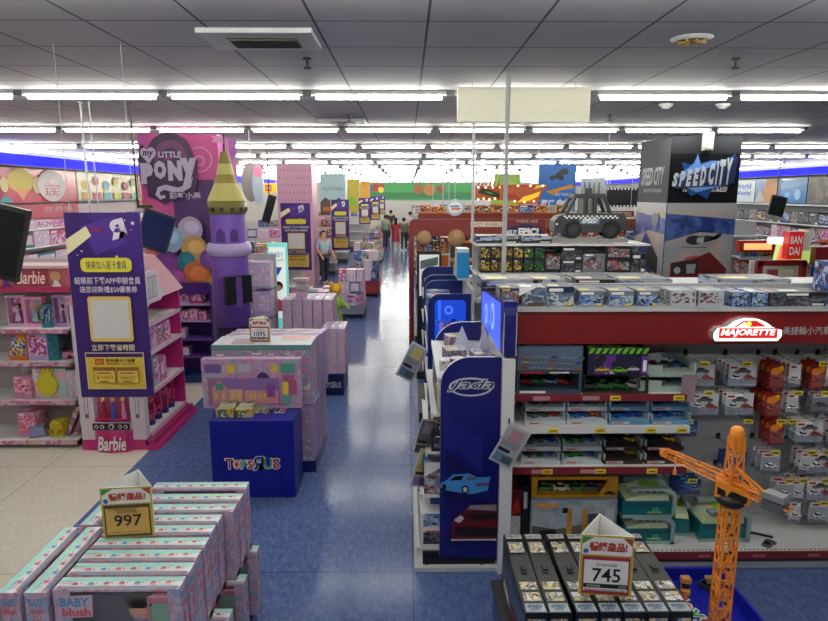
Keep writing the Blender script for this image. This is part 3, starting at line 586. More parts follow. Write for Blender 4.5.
# goods of the end display, facing the aisle
def egoods(z, xe, items, rname):
    """items: colour, style, art, y, width along aisle, depth, height, what"""
    for i, (c, st, a, y, w_, d_, h_) in enumerate(items):
        carton(c, st, a, (.04+xe+d_/2, 4.18+y, z), (w_, d_, h_), f'{c} vehicle box on the {rname} shelf of the corner display, {NTH[i]} from the front', 'vehicle boxes on the corner display', rz=-PI/2)
egoods(.1535, .05, [('white', 'window', A_DARK, .18, .26, .4, .14), ('white', 'window', A_CARS, .5, .3, .4, .14), ('grey', 'band', A_CARS, .85, .3, .4, .16)], 'bottom')
egoods(.294, .05, [('white', 'window', A_BLUE, .18, .26, .4, .13)], 'bottom (upper layer)')
egoods(.5685, .08, [('silver', 'diag', A_CARS, .16, .2, .3, .24), ('white', 'band', A_CARS, .42, .22, .3, .2), ('grey', 'art', A_DARK, .75, .3, .3, .22)], 'second')
egoods(.8985, .13, [('black', 'window', A_DARK, .15, .2, .3, .12), ('brown', 'window', art('#4c1c1c', '#2a1818', '#8c3030', '#c8c8c8'), .4, .24, .3, .14), ('black', 'band', A_DARK, .7, .26, .3, .16)], 'third')
egoods(1.1785, .17, [('cream', 'window', A_SKY, .15, .2, .26, .17), ('black', 'window', A_MIX, .42, .24, .26, .16), ('grey', 'art', A_CARS, .75, .26, .26, .18)], 'fourth')
# open-top models on its highest shelf
x0 = .04
m = MB(); m.lathe([(0, 0), (.06, 0), (.062, .012), (.058, .02), (.058, .09), (.062, .1), (.055, .11), (0, .112)], (0, 0, 0), mat('#22262a', .3), 16); m.lathe([(.0585, .02), (.0585, .035)], (0, 0, 0), LG, 16); m.lathe([(0, .113), (.055, .1115)], (0, 0, 0), LG, 16)
solo(m, 'round_tin', 'small dark round tin on the top shelf of the corner display', 'tin', (.36, 4.36, 1.4385))
m = MB(); toy_car(m, (0, 0, 0), .2, mat('#8c2a20', .2), rz=-1.2, tall=1.5); solo(m, 'toy_car', 'dark red model car beside the round tin', 'toy car', (.47, 4.37, 1.4385))
carton('white', 'window', art('#b03a28', '#e0e0e0', '#30343c', scale=9), (.59, 4.36, 1.4385), (.13, .14, .1), 'white and red open model box right of the red model car', None, name='model_box')
carton('white', 'window', art('#8c3030', '#e0e0e0', '#606470', scale=9), (.28, 4.45, 1.4385), (.09, .1, .08), 'small white and red box at the aisle end of the top shelf', None, name='model_box')
for i, (x, y, r_) in enumerate(((.6, 4.75, .3), (.44, 4.95, -.2), (.64, 5.05, .6))):
    m = MB(); m.prism([(-.09, 0), (.09, 0), (0, .22)], mat('#c8cad0', .2), 'y', -.004, .004); m.prism([(-.08, -.0), (.08, .0), (.08, .01), (-.08, .01)], LG, 'y', -.05, .05)
    solo(m, 'price_stand', f'triangular pale price stand on the corner display, {NTH[i]} from the front', 'price stand', (x, y, 1.4385), r_, 'triangular price stands')
for i, (x, y) in enumerate(((.36, 4.7), (.4, 5.15), (.56, 4.58))):
    carton('silver', 'art', A_CARS, (x, y, 1.4385), (.15, .16, .1), f'silver open model box behind the round tin, {NTH[i]} from the front', 'silver model boxes on the corner display', rz=.2, name='model_box')
# tilted brochures clipped to the posts
def leaflet(px, py, Y, w_, h_, rot, lab, pal, rz=0):
    p = at(px, py, Y); m = MB(); m.M = Matrix.Rotation(rot, 4, 'Y'); m.box((0, 0, -h_/2), (w_, .003, h_), LG); m.face((-w_/2, -.002, -h_/2), (1, 0, 0), (0, 0, 1), w_, h_, .0006)
    m.pr(.05, .3, .95, .95, mat(pal[0], .3)); m.pr(.25, .6, .8, .9, mat(pal[1])); [m.pr(.1, .62-.05*i, .85, .64-.05*i, MG) for i in range(1, 4)]; m.pr(.08, .05, .92, .28, mat(pal[2])); m.pr(.45, .08, .85, .24, mat('#3e5248')); m.pr(.1, .32, .6, .4, BK)
    solo(m, 'leaflet', lab, 'leaflet', tuple(p), rz)
leaflet(510, 446, 4.12, .17, .3, .5, 'tilted white and blue price leaflet clipped to the white post', ('#9aa2ae', '#a87c88', '#5a7a9c'))
leaflet(412, 362, 4.9, .17, .3, .55, 'tilted leaflet hanging over the aisle beside the round tin', ('#8c929c', '#b8a860', '#4a6a8c'), .5)
leaflet(425, 437, 4.3, .15, .26, .35, 'dark patterned leaflet hanging in front of the lower shelves', ('#5c5f6a', '#8a8e98', '#33363e'), .6)
leaflet(423, 468, 4.28, .15, .28, .35, 'yellow and blue leaflet hanging below the dark patterned one', ('#c0b060', '#4a86c0', '#7a5aa0'), .6)
# ---------------- baby doll boxes in the left foreground ----------------
SPOT = printm(['#c4b0cc', '#cfb8d0', '#c8b4ce', '#d4b0c4', '#94b0d0', '#d48ca4', '#ccbcd6', '#c6b4d2'], 34, kind='vor')
TOPW = mat('#e8ebf0', .4); MN = mat('#a2dccd', .4); RS = mat('#d46a7c', .45); BS = mat('#5f9ccc', .45)
def doll_box(front=False):
    b = thing('doll_box', None, 'box', (0, 0, 0), 0, 'baby doll boxes')
    W_, D, H = .55, .088, .41; m = MB()
    m.box((0, D/2, 0), (W_, .012, H), SPOT); m.box((0, 0, 0), (W_, D, .03), SPOT); m.box((0, .0115, H-.02), (W_-.002, D-.024, .0205), TOPW)
    for s_ in (-1, 1): m.box((s_*(W_/2-.006), 0, 0), (.012, D, H), SPOT)
    m.box((0, D/2-.012, .03), (W_-.03, .008, H-.055), mat('#4c5064', .5))
    m.box((-.24, -D/2+.003, .0005), (.071, .009, H-.001), SPOT); m.box((.25, -D/2+.003, .0005), (.051, .009, H-.001), SPOT); m.box((0, -D/2+.002, H-.012), (W_-.01, .004, .0115), SPOT)
    m.face((-W_/2, -D/2+.0235, H+.0006), (1, 0, 0), (0, 1, 0), W_, .064, .0006); m.pr(.001, .5, .999, 1, MN)
    for i in range(7):
        x = .12+.125*i; m.pp([(x, .1), (x+.05, .12), (x+.04, .42), (x+.006, .4)], BS if i % 3 == 1 else RS); m.pr(x+.06, .2, x+.075, .32, RS)
    m.tx('BABY', .03, .28, .15, .48, BS); m.tx('blush', .03, .05, .14, .24, RS)
    for sx, u in ((-1, (0, -1, 0)), (1, (0, 1, 0))):
        m.face((sx*W_/2, -sx*D/2, 0), u, (0, 0, 1), D, H, .0008); m.tx('BABY', .12, .84, .85, .93, BS, bold=.03); m.tx('blush', .15, .75, .8, .82, RS, bold=.03)
        m.pp([(.3, .62), (.5, .7), (.7, .62), (.5, .5)], RS); m.pd(.3, .42, .12, BS); m.pd(.7, .42, .12, BS); m.pd(.5, .28, .1, RS); m.pd(.2, .2, .08, BS); m.pd(.8, .15, .1, RS)
    m.build('box', b)
    m = MB(); m.ball((.09, -.018, .3), .055, SKIN, sy=.42); m.box((.09, 0, .05), (.15, .045, .2), mat('#7c86c0', .6), top=.5); m.build('doll', b)
    m = MB(); m.ball((.09, -.016, .335), .07, HAIR, sy=.38, sz=.75); m.build('doll_hair', b)
    m = MB(); m.box((.195, 0, .05), (.12, .06, .3), mat('#7fb09a', .8)); m.build('blanket', b)
    m = MB(); m.box((.195, -.004, .335), (.13, .066, .03), mat('#cf8296', .8)); m.box((.13, -.004, .05), (.014, .066, .3), mat('#cf8296', .8)); m.build('blanket_edge', b)
    m = MB(); m.face((-.275, -D/2, .0), (1, 0, 0), (0, 0, 1), W_, H); m.pp([(.04, .66), (.3, .68), (.31, .94), (.03, .92)], mat('#d8b8c8', .5)); m.tx('BABY', .05, .8, .28, .91, BS, bold=.04); m.tx('blush', .06, .69, .29, .79, RS, bold=.04); m.build('logo', b)
    m = MB(); m.box((0, -D/2+.006, .03), (.43, .002, H-.05), CLEAR); m.build('window', b)
    return b
db = doll_box()
rows = [2.53, 2.64, 2.75, 2.86, 2.98, 3.09, 3.21, 3.33, 3.48]
nth = lambda i: ['front', 'second', 'third', 'fourth', 'fifth', 'sixth', 'seventh', 'eighth', 'ninth'][i]
for i, y in enumerate(rows):
    dup(db, (-1.275+(.05 if i > 5 else 0)+(i % 2)*.004, y+.02, .59), 0, f'baby doll box standing across the pile, {nth(i)} of the top row')
for i, y in enumerate((2.6, 2.9, 3.2, 3.5)):
    dup(db, (-1.18, y, .175), 0, f'baby doll box in the lower layer of the pile, {nth(i)} one')
for i, x in enumerate((-1.73, -1.612)):
    dup(db, (x, 2.76, .59), PI/2, f'baby doll box turned end-on at the left of the pile, {["outer", "inner"][i]} one')
dup(db, (-1.66, 3.33, .59), PI/2, 'baby doll box turned end-on behind the price tent')
for i, x in enumerate((-1.73, -1.612)):
    dup(db, (x, 2.78, .175), PI/2, f'baby doll box end-on in the lower layer, {["outer", "inner"][i]} one')
m = MB(); m.box((-1.38, 3.02, 0), (.84, 1.2, .15), NAVY); m.box((-1.38, 3.02, .15), (.88, 1.24, .02), NAVY)
solo(m, 'display_platform', 'low blue platform under the pile of baby doll boxes', 'platform')
# ---------------- three-sided price tents ----------------
def tent(loc, w_, h_, num, lab, face, border, rz=0, d=.2, small='玩具特價組'):
    t_ = thing('price_tent', lab, 'price sign', loc, rz)
    for i, (a, b_) in enumerate((((-w_/2, 0), (w_/2, 0)), ((w_/2, 0), (0, d)), ((0, d), (-w_/2, 0)))):
        m = MB(); dx, dy = b_[0]-a[0], b_[1]-a[1]; L = math.hypot(dx, dy); an = math.atan2(dy, dx)
        m.box(((a[0]+b_[0])/2, (a[1]+b_[1])/2, 0), (L, .004, h_), PW, rz=an)
        p = m.build('panel', t_)
    m = MB(); m.face((-w_/2, -.0022, 0), (1, 0, 0), (0, 0, 1), w_, h_, .0008)
    m.pr(0, 0, 1, 1, mat('#c8b43c', .4)); m.pr(.03, .68, .97, .97, PW); m.pp([(.03, .97), (.03, .85), (.25, .97)], GRN); m.pp([(.97, .97), (.97, .84), (.8, .97)], mat('#a0502c')); m.pd(.1, .74, .05, BLU)
    m.tx('暢銷產品!', .17, .74, .88, .9, mat('#b8402c'), bold=.04)
    m.pr(.05, .03, .95, .66, border); m.pr(.08, .08, .92, .6, face); m.tx(small, .3, .5, .7, .55, BK)
    m.tx(num, .24, .24, .78, .47, BK, bold=.012)
    if face is not PW and num == '997': m.pr(.12, .12, .88, .13, mat('#6a5a30')); m.tx('熱賣超值組合', .14, .56, .7, .595, BK)
    else: m.pr(.08, .14, .92, .21, BK); m.tx(small, .14, .155, .4, .195, PW); m.tx('89折', .75, .155, .9, .195, PW); [m.pr(.1, .09+.02*k, .88, .1+.02*k, MG) for k in (0, 1)]
    m.build('price_face', t_); return t_
p = at(127, 505, 2.93); tent((p.x, 2.93, 1.0035), .245, .27, '997', 'yellow three-sided price sign reading 997 on the doll boxes', mat('#d2a85a', .4), mat('#4a4230', .4), rz=.1)
# ---------------- blue cube table with the playset ----------------
def logo(m, a, b, c, d, outline=True, cols=None):
    W_ = c-a; ch = [('T', RED), ('o', ORA), ('y', GRN), ('s', RED), ('Я', mat('#12145e')), ('U', GRN), ('S', RED)]
    wd = [.15, .12, .13, .11, .2, .15, .14]; x = a
    if outline:
        xx = a
        for (ch_, cc), w_ in zip(ch, wd):
            h0, h1 = (b-.12*(d-b), d+.12*(d-b)) if ch_ == 'Я' else (b, b+(d-b)*(.95 if ch_ in 'TUS' else .8)); m.tx(ch_, xx-.02*W_, h0-.06*(d-b), xx+w_*W_+.005*W_, h1+.06*(d-b), PW, L=1, bold=.05); xx += w_*W_
    for (ch_, cc), w_ in zip(ch, wd):
        h0, h1 = (b-.12*(d-b), d+.12*(d-b)) if ch_ == 'Я' else (b, b+(d-b)*(.95 if ch_ in 'TUS' else .8))
        m.tx(ch_, x, h0, x+w_*W_*.93, h1, cc if cols is None else cols, L=2, bold=.02)
        if ch_ == 'Я':
            cx, cy = x+.11*W_, b+(d-b)*.68; r = .035*W_
            o, u, v, n, Wf, Hf, st = m.fr; m.pp([(cx+r*(1 if k % 2 == 0 else .42)*math.sin(k*PI/5), cy+r*Wf/Hf*(1 if k % 2 == 0 else .42)*math.cos(k*PI/5)) for k in range(10)], PW, L=3)
        x += w_*W_
CUB = mat('#0c1488', .35)
p0 = at(213, 497, z=0); p1 = at(297, 497, z=0); CX = (p0.x+p1.x)/2; CW = (p1.x-p0.x)*.975; CY = 5.32
t = thing('cube_table', 'royal blue display cube with colourful toy store logo', 'display cube', (CX, CY+.22, 0))
m = MB(); m.box((0, 0, 0), (CW, .44, .73), CUB); m.build('cube', t, .004)
m = MB(); m.face((-CW/2, -.2205, 0), (1, 0, 0), (0, 0, 1), CW, .73); logo(m, .17, .38, .83, .52); m.build('front_logo', t)
m = MB(); m.face((-CW/2, -.22, .7305), (1, 0, 0), (0, 1, 0), CW, .44); logo(m, .38, .45, .85, .8); m.build('top_logo', t)
# pink house playset on the rear of the cube
PK = printm(['#c490b4', '#cc9cbc', '#b88cb8', '#d4a4c0', '#8fb8b8', '#c87c9c'], 30, kind='vor')
p0 = at(204, 408, 5.66); p1 = at(302, 408, 5.66); PWd = p1.x-p0.x
t = thing('playset_box', 'large pink doll house playset box leaning on the blue cube', 'box', ((p0.x+p1.x)/2, 5.7, .7315))
m = MB(); m.box((0, .0, 0), (PWd, .1, .47), PK); m.face((-PWd/2, -.0505, 0), (1, 0, 0), (0, 0, 1), PWd, .47)
m.pr(.03, .72, .2, .9, mat('#7a5c9a')); m.tx('BABY', .05, .64, .17, .72, mat('#8fc8d8')); m.pr(.26, .72, .34, .88, YEL); m.pr(.36, .74, .5, .9, mat('#c0b8c8')); m.pr(.7, .74, .78, .9, mat('#d8c860')); m.pr(.8, .72, .95, .92, mat('#4f9c88'))
m.pd(.62, .62, .06, mat('#4a2c6c'), ry=.12)
m.pr(.06, .08, .78, .62, mat('#a06c90')); LV = mat('#8a6cae'); m.pp([(.22, .62), (.38, .62), (.4, .4), (.26, .4)], LV); m.pp([(.46, .6), (.76, .6), (.78, .38), (.42, .38)], LV)
WL = mat('#d0909c'); m.pr(.1, .1, .26, .42, WL); m.pp([(.1, .42), (.26, .42), (.18, .58)], WL); m.pr(.27, .1, .41, .4, mat('#d8a890')); m.pr(.43, .1, .77, .38, WL); m.pr(.14, .38, .22, .52, mat('#4f9c88'))
for x in (.13, .2, .3, .36, .48, .52, .58, .62): m.pr(x, .2, x+.025, .32, mat('#e0c860'))
m.pr(.66, .25, .74, .5, mat('#8c4890')); m.pr(.82, .3, .88, .56, YEL); m.pr(.9, .3, .96, .6, mat('#b0507c')); m.pr(.82, .1, .88, .28, mat('#5fa898')); m.pr(.82, .6, .94, .7, mat('#a85888'))
m.build('box', t)
for i, (px, rz) in enumerate(((224, .15), (243, -.12))):
    p = at(px, 418, z=.7315); m = MB(); m.box((0, 0, 0), (.15, .24, .075), printm(['#8c9a50', '#b8b890', '#c8a84c', '#5c6a4c', '#d8d8c8'], 18)); m.face((-.075, -.12, .075), (1, 0, 0), (0, 1, 0), .15, .24); m.pr(.1, .5, .9, .9, LG); m.pr(.15, .1, .85, .45, mat('#a8a880')); m.pp([(.2, .6), (.8, .7), (.6, .85)], mat('#4c6a8c'))
    solo(m, 'toy_pack', 'small green and yellow pack lying on the blue cube, '+['left', 'right'][i]+' one', 'pack', (p.x, p.y+.13, .7315), rz*0+.05, group='small packs on the blue cube')
# big cartons piled behind the cube
SPK = printm(['#8f749c', '#c8a8bc', '#a890b8', '#d08ca4', '#84a8ac', '#dcccd4', '#b898b0'], 26)
m = MB(); m.box((0, 0, 0), (.84, .9, .12), NAVY); solo(m, 'display_platform', 'dark blue platform under the cartons behind the blue cube', 'platform', (CX+.06, 6.3, 0))
p0 = at(211, 347, 5.83); p1 = at(311, 347, 5.83); bw = p1.x-p0.x; bc = (p0.x+p1.x)/2
t = thing('large_carton', 'large lilac carton with teal top edge behind the pink playset', 'box', (bc, 6.02, .7015))
m = MB(); m.box((0, 0, 0), (bw, .38, .59), SPK); m.face((-bw/2, -.1905, 0), (1, 0, 0), (0, 0, 1), bw, .59); m.pr(0, .91, 1, 1, mat('#5f9290')); m.pr(.05, .82, .12, .85, PW); m.pr(.4, .85, .5, .87, PW)
m.face((-bw/2, -.19, .59), (1, 0, 0), (0, 1, 0), bw, .38); m.pr(.005, .01, .995, .99, mat('#c8ccd0')); m.pr(.18, .1, .42, .7, mat('#b88c80')); m.pr(.2, .2, .4, .6, mat('#a8a4b0')); m.pr(.65, .5, .95, .95, mat('#c89c98')); m.build('box', t)
for i in range(3): carton('lilac', 'art', SPK, (bc+.01+.02*i, 6.29+.13*i, .7015), (bw, .12, .58), f'lilac upright carton behind the teal-edged one, {nth(i)} of the upper tier', 'lilac cartons behind the blue cube')
for i in range(6): carton('lilac', 'art', SPK, (bc+.01*(i % 3), 5.9+.13*i, .1205), (bw, .12, .57), f'lilac upright carton behind the blue cube, {nth(i)} of the lower tier', 'lilac cartons behind the blue cube')
tent((at(262, 335, 5.95).x-.02, 5.95, 1.293), .2, .23, '1095', 'three-sided price sign reading 1095 on the large carton', PW, mat('#b04860', .4), rz=-.1, d=.15)
# ---------------- pink doll display house ----------------
HX0 = at(84, 450, 6.42).x; HX1 = at(148, 450, 6.42).x; HW = HX1-HX0; HC_ = (HX0+HX1)/2
HP = mat('#c02878', .35); HPD = mat('#a31f62', .35); HWT = mat('#d8ccd4', .4)
t = thing('doll_display_house', 'pink and white doll display house with white script on its base', 'display house', (HC_, 6.42, 0))
h = HW/2
m = MB(); m.box((0, .62, 0), (HW+.02, 1.24, .12), HP); m.prism([(-h*.62, 0), (h*.62, 0), (h*.45, -.06), (0, -.09), (-h*.45, -.06)], HP, 'z', 0, .24); m.box((h+.06, .62, 0), (.14, 1.26, .05), HP); m.box((h+.03, .62, .05), (.1, 1.24, .05), HPD); m.build('base', t)
for s_ in (-1, 1):
    m = MB(); m.box((s_*(h-.075), .04, .12), (.15, .1, 1.45), HWT); m.face((s_*(h-.075)-.02, -.0105, .33), (1, 0, 0), (0, 0, 1), .04, .3); m.pr(0, .2, .15, 1, mat('#7c5890')); m.pr(.85, .2, 1, 1, mat('#7c5890')); m.pr(0, .1, 1, .25, mat('#7c5890')); m.build('corner_post', t)
m = MB(); m.face((-h*.55, -.0995, .03), (1, 0, 0), (0, 0, 1), HW*.55, .16); m.tx('Barbie', .12, .0, .92, 1, PW, bold=.02, shear=.3); m.build('name_lettering', t)
m = MB(); m.box((0, -.045, .24), (HW*.6, .02, .085), HWT); m.face((-h*.6, -.056, .24), (1, 0, 0), (0, 0, 1), HW*.6, .085); m.pr(.02, .05, .98, .95, BK); m.pd(.5, .5, .08, HWT); [m.pd(x, .5, .055, HWT) for x in (.12, .27, .73, .88)]; [m.pd(x, .5, .03, BK) for x in (.12, .27, .73, .88)]; m.pd(.5, .5, .045, BK); m.build('ornament_band', t)
m = MB(); m.box((0, .1, .12), (HW-.3, .02, 1.45), mat('#b85a80', .4)); m.box((0, .05, .33), (HW-.3, .12, .02), HP); m.build('niche', t)
for i, (x, cc) in enumerate(((-.1, RED), (.0, BLU), (.11, PINK))):
    k = MB(); k.cyl((x, .02, .351), (x, .02, .52), .028, cc, 8, r2=.012); k.ball((x, .02, .55), .022, SKIN, 8); k.ball((x, .026, .557), .024, GOLD, 8); k.build('doll', t)
m = MB(); m.box((-.25, .66, .12), (.06, 1.1, 1.5), HP); m.box((.0, 1.21, .12), (HW, .03, 1.5), HP); m.build('back_wall', t)
for i, z in enumerate((.12, .56, .99, 1.3)):
    m = MB(); m.box((.06, .65, z), (.56, 1.08, .02), PW); m.box((h+.005, .65, z-.015), (.012, 1.08, .045), mat('#d8b4c4', .4)); m.build('shelf', t)
m = MB(); m.prism([(-h-.05, 1.57), (h+.05, 1.57), (h*.75, 1.75), (h*.2, 1.98), (-h*.2, 1.98), (-h*.75, 1.75)], mat('#cf9aa4', .45), 'y', .0, 1.24); m.build('roof', t)
m = MB(); gz = 1.55; m.prism([(-.02, gz-.09), (.2, gz), (.5, gz), (.66, gz+.08), (.5, gz+.15), (.42, gz+.34), (.12, gz+.34), (.05, gz+.1)], HWT, 'x', h+.03, h+.06)
m.face((h+.0605, .14, gz+.04), (0, 1, 0), (0, 0, 1), .3, .26); m.pr(.1, .05, .9, .95, mat('#8f8f98')); m.pr(.14, .1, .48, .9, mat('#b8bcc0')); m.pr(.52, .1, .86, .9, mat('#b8bcc0')); m.build('gable', t)
def hgoods(z, hts, nm, what):
    for i, (c, st, a, hh) in enumerate(hts):
        carton(c, st, a, (HC_+h-.13, 6.42+.26+.2*i, z), (.17, .2, hh), f'{c} {what} on the {nm} shelf of the pink house, {nth(i)}', 'boxed dolls in the pink house', rz=PI/2, name='doll_pack')
for i in range(5):
    m = MB(); m.cyl((0, 0, 0), (0, 0, .06), .055, mat('#303a80', .4), 12); m.cyl((0, 0, .06), (0, 0, .3), .053, printm(['#c0306a', '#8a2040', '#d8607c', '#4a2c5c'], 16), 12); m.cyl((0, 0, .3), (0, 0, .34), .057, mat('#e03070', .4), 12); m.face((.0575, -.03, .1), (0, 1, 0), (0, 0, 1), .06, .14); m.pr(0, 0, 1, 1, PW if i == 0 else HOT)
    solo(m, 'doll_tube', f'hot pink doll tube on the lowest house shelf, {nth(i)} from the front', 'tube', (HC_+h-.12, 6.62+.2*i, .1405), group='hot pink doll tubes')
hgoods(.5805, [('pink', 'window', A_MIX, .34), ('silver', 'window', A_PINK, .32), ('pink', 'art', A_PINK, .28)], 'second', 'doll pack')
hgoods(1.0105, [('green', 'art', A_MIX, .23), ('lilac', 'window', A_PINK, .24), ('pink', 'window', A_MIX, .22), ('hot pink', 'art', A_PINK, .24)], 'third', 'doll pack')
# ---------------- Barbie shelf at the left edge ----------------
SX1 = at(79, 440, 6.5).x; SX0 = -5.35
t = thing('doll_shelving', 'white shelf unit with rosy script header and pink shelf edges', 'shelving')
WS = mat('#b9b0b0', .5); m = MB(); m.box(((SX0+SX1)/2, 6.98, .03), (SX1-SX0, .04, 1.97), WS); m.build('back_panel', t)
m = MB(); m.box(((SX0+SX1)/2, 6.8, 0), (SX1-SX0-.06, .5, .075), DG); m.build('kick_base', t)
PLIP = printm(['#c48aa4', '#d8b4c4', '#b86a90', '#d0a0b4', '#c8c070'], 12, rnd=False)
SZ = [.075, .505, .93, 1.285]
for i, z in enumerate(SZ):
    d = .5 if i == 0 else .46; m = MB(); m.box(((SX0+SX1)/2, 6.96-d/2, z), (SX1-SX0, d, .02), PW); m.box(((SX0+SX1)/2, 6.96-d-.006, z-.025), (SX1-SX0, .012, .045), PLIP); m.build('shelf', t)
m = MB(); z0, z1 = at(20, 287, 6.6).z, at(20, 268, 6.6).z
m.box(((SX0+SX1)/2, 6.62, z0), (SX1-SX0, .03, z1-z0), mat('#c26a74', .4)); m.box(((SX0+SX1)/2, 6.6, z0-.05), (SX1-SX0, .06, .05), mat('#b83060', .4)); m.box(((SX0+SX1)/2, 6.75, z1), (SX1-SX0, .4, .03), mat('#d8b8b8', .5)); m.build('header', t)
fx = at(0, 280, 6.6).x
m = MB(); m.face((fx, 6.604, z0), (1, 0, 0), (0, 0, 1), SX1-fx, z1-z0)
m.pp([(.18, .05), (.72, .05), (.72, .95), (.18, .95)], mat('#a84858')); m.tx('Barbie', .24, .15, .66, .85, mat('#f0c8b8', .4, emit=.15), bold=.01, shear=.3)
for x, hc in ((.08, mat('#8c3018')), (.82, mat('#d8b468'))): m.pd(x, .55, .075, hc); m.pd(x, .6, .035, SKIN, ry=.2); m.pp([(x-.06, .02), (x+.08, .02), (x+.03, .35), (x-.02, .35)], PURP if x < .5 else PW)
m.build('header_print', t)
def doll_box2(w_, h_, frame, back, dress, hair, loc, lab, grp):
    b = thing('boxed_doll', lab, 'boxed doll', loc, 0, grp); m = MB()
    m.box((0, .04, 0), (w_, .02, h_), back); m.box((0, 0, 0), (w_, .1, .04), frame); m.box((0, 0, h_-.03), (w_, .1, .03), frame)
    for s_ in (-1, 1): m.box((s_*(w_/2-.008), 0, .04), (.016, .1, h_-.07), frame)
    m.build('box', b); hh = h_*.62
    m = MB(); m.cyl((0, -.01, .06), (0, -.01, hh*.8), w_*.2, dress, 10, r2=w_*.07); m.ball((0, -.01, hh), w_*.12, SKIN, 10); m.build('doll', b)
    m = MB(); m.ball((0, .006, hh+w_*.02), w_*.15, hair, 10, sz=1.1); m.build('doll_hair', b)
dcol = [mat(x, .4) for x in ('#c8a0c0', '#7cb0a0', '#d88a5c', '#b88cc8', '#d87aa0', '#8cb0d0')]
def leftrow(z, hmax, spec, nm):
    x = fx+.02
    for i, (w_, hr, kind) in enumerate(spec):
        lab = None
        if kind == 'doll': doll_box2(w_, hmax*hr, random.choice([PINK, dcol[0], dcol[5], mat('#a87cb0')]), A_PAST if i % 2 else A_PINK, dcol[i % 6], [HAIR, GOLD, mat('#6a3418')][i % 3], (x+w_/2, 6.66, z), f'boxed fashion doll on the {nm} shelf of the left unit, {od(i)}', 'boxed dolls on the left unit')
        elif kind: c, st, a = kind; carton(c, st, a, (x+w_/2, 6.7, z), (w_*.95, .26, hmax*hr), f'{c} toy box on the {nm} shelf of the left unit, {od(i)}', 'toy boxes on the left unit')
        x += w_
leftrow(SZ[3]+.0205, .36, [(.19, .95, 'doll'), (.19, .9, 'doll'), (.11, .7, ('teal', 'window', A_BLUE)), (.14, .95, 'doll'), (.13, .92, 'doll')], 'highest')
leftrow(SZ[2]+.0205, .3, [(.2, .95, ('orange', 'window', A_MIX)), (.22, .95, ('lilac', 'window', A_PINK)), (.11, .96, ('teal', 'window', art('#14404c', '#1c5a68', '#2c7484', '#103440')))], 'third')
leftrow(SZ[1]+.0205, .36, [(.2, .7, ('pink', 'window', art('#c8386c', '#e06a90', '#f0b8c8', '#a02850')))], 'second')
leftrow(SZ[0]+.0205, .38, [(.2, .72, ('pink', 'window', art('#c8386c', '#e06a90', '#f0b8c8', '#a02850')))], 'lowest')
z = SZ[1]+.0205
m = MB(); m.cyl((0, 0, 0), (0, 0, .045), .066, YEL, 14); m.cyl((0, 0, .045), (0, 0, .28), .062, printm(['#b8a0a8', '#8c9cac', '#c8b8bc', '#a0887c'], 14), 14); m.cyl((0, 0, .28), (0, 0, .33), .066, LG, 14)
solo(m, 'toy_canister', 'tall clear canister with yellow foot beside the pineapple box', 'canister', (at(27, 400, 6.65).x, 6.7, z))
px_ = at(49, 400, 6.6).x
t_ = thing('pineapple_box', 'patterned box with a big yellow pineapple on its front', 'box', (px_, 6.7, z)); m = MB(); m.box((0.02, 0, 0), (.36, .16, .32), A_PAST); m.build('box', t_)
m = MB(); o_ = [(.11*math.cos(a*PI/12), .145+.125*math.sin(a*PI/12)) for a in range(24)]; m.prism(o_, mat('#d8cc2c', .4), 'y', -.115, -.082); m.prism([(-.05, .25), (.05, .25), (.085, .3), (.045, .29), (.03, .335), (0, .3), (-.03, .335), (-.045, .29), (-.085, .3)], mat('#d0c428', .4), 'y', -.112, -.084); m.build('pineapple_cover', t_)
carton('silver', 'art', A_PAST, (at(76, 400, 6.65).x, 6.72, z), (.14, .2, .3), 'grey patterned box at the right end of the second shelf', 'toy boxes on the left unit')
m = MB(); toy_car(m, (0, 0, 0), .26, PINK, rz=.2, tall=1.6); solo(m, 'toy_car', 'pink doll convertible on the third shelf of the left unit', 'toy car', (at(62, 360, 6.65).x, 6.68, SZ[2]+.0205))
z = SZ[0]+.0205
m = MB(); m.box((0, 0, 0), (.2, .24, .09), mat('#6a6050', .5), top=.8); m.box((-.02, -.08, .02), (.15, .12, .1), mat('#8c96c0', .4), top=.85); solo(m, 'toy_pack', 'brown and pale blue toy pack on the lowest shelf', 'pack', (at(38, 432, 6.6).x, 6.66, z), .4)
m = MB(); m.box((0, 0, 0), (.17, .22, .15), mat('#c8b428', .4), top=.9); m.box((0, -.06, .15), (.1, .08, .03), YEL); m.cyl((-.05, -.11, .06), (-.05, -.125, .06), .03, mat('#a89020'), 10); m.cyl((.05, -.11, .06), (.05, -.125, .06), .03, mat('#a89020'), 10); solo(m, 'toy_pack', 'yellow toy pack beside the leaning pink boxes on the lowest shelf', 'pack', (at(60, 430, 6.6).x, 6.66, z), -.2)
for i in range(2):
    m = MB(); m.box((0, 0, 0), (.05, .26, .36), printm(['#b07888', '#8c5c70', '#c89aa8', '#a07080'], 8), ry=.45); solo(m, 'leaning_box', f'flat pink box leaning at the right end of the lowest shelf, {["left", "right"][i]} one', 'box', (at(71+i*8, 436, 6.6).x-.03, 6.7, z+.012), group='leaning pink boxes')
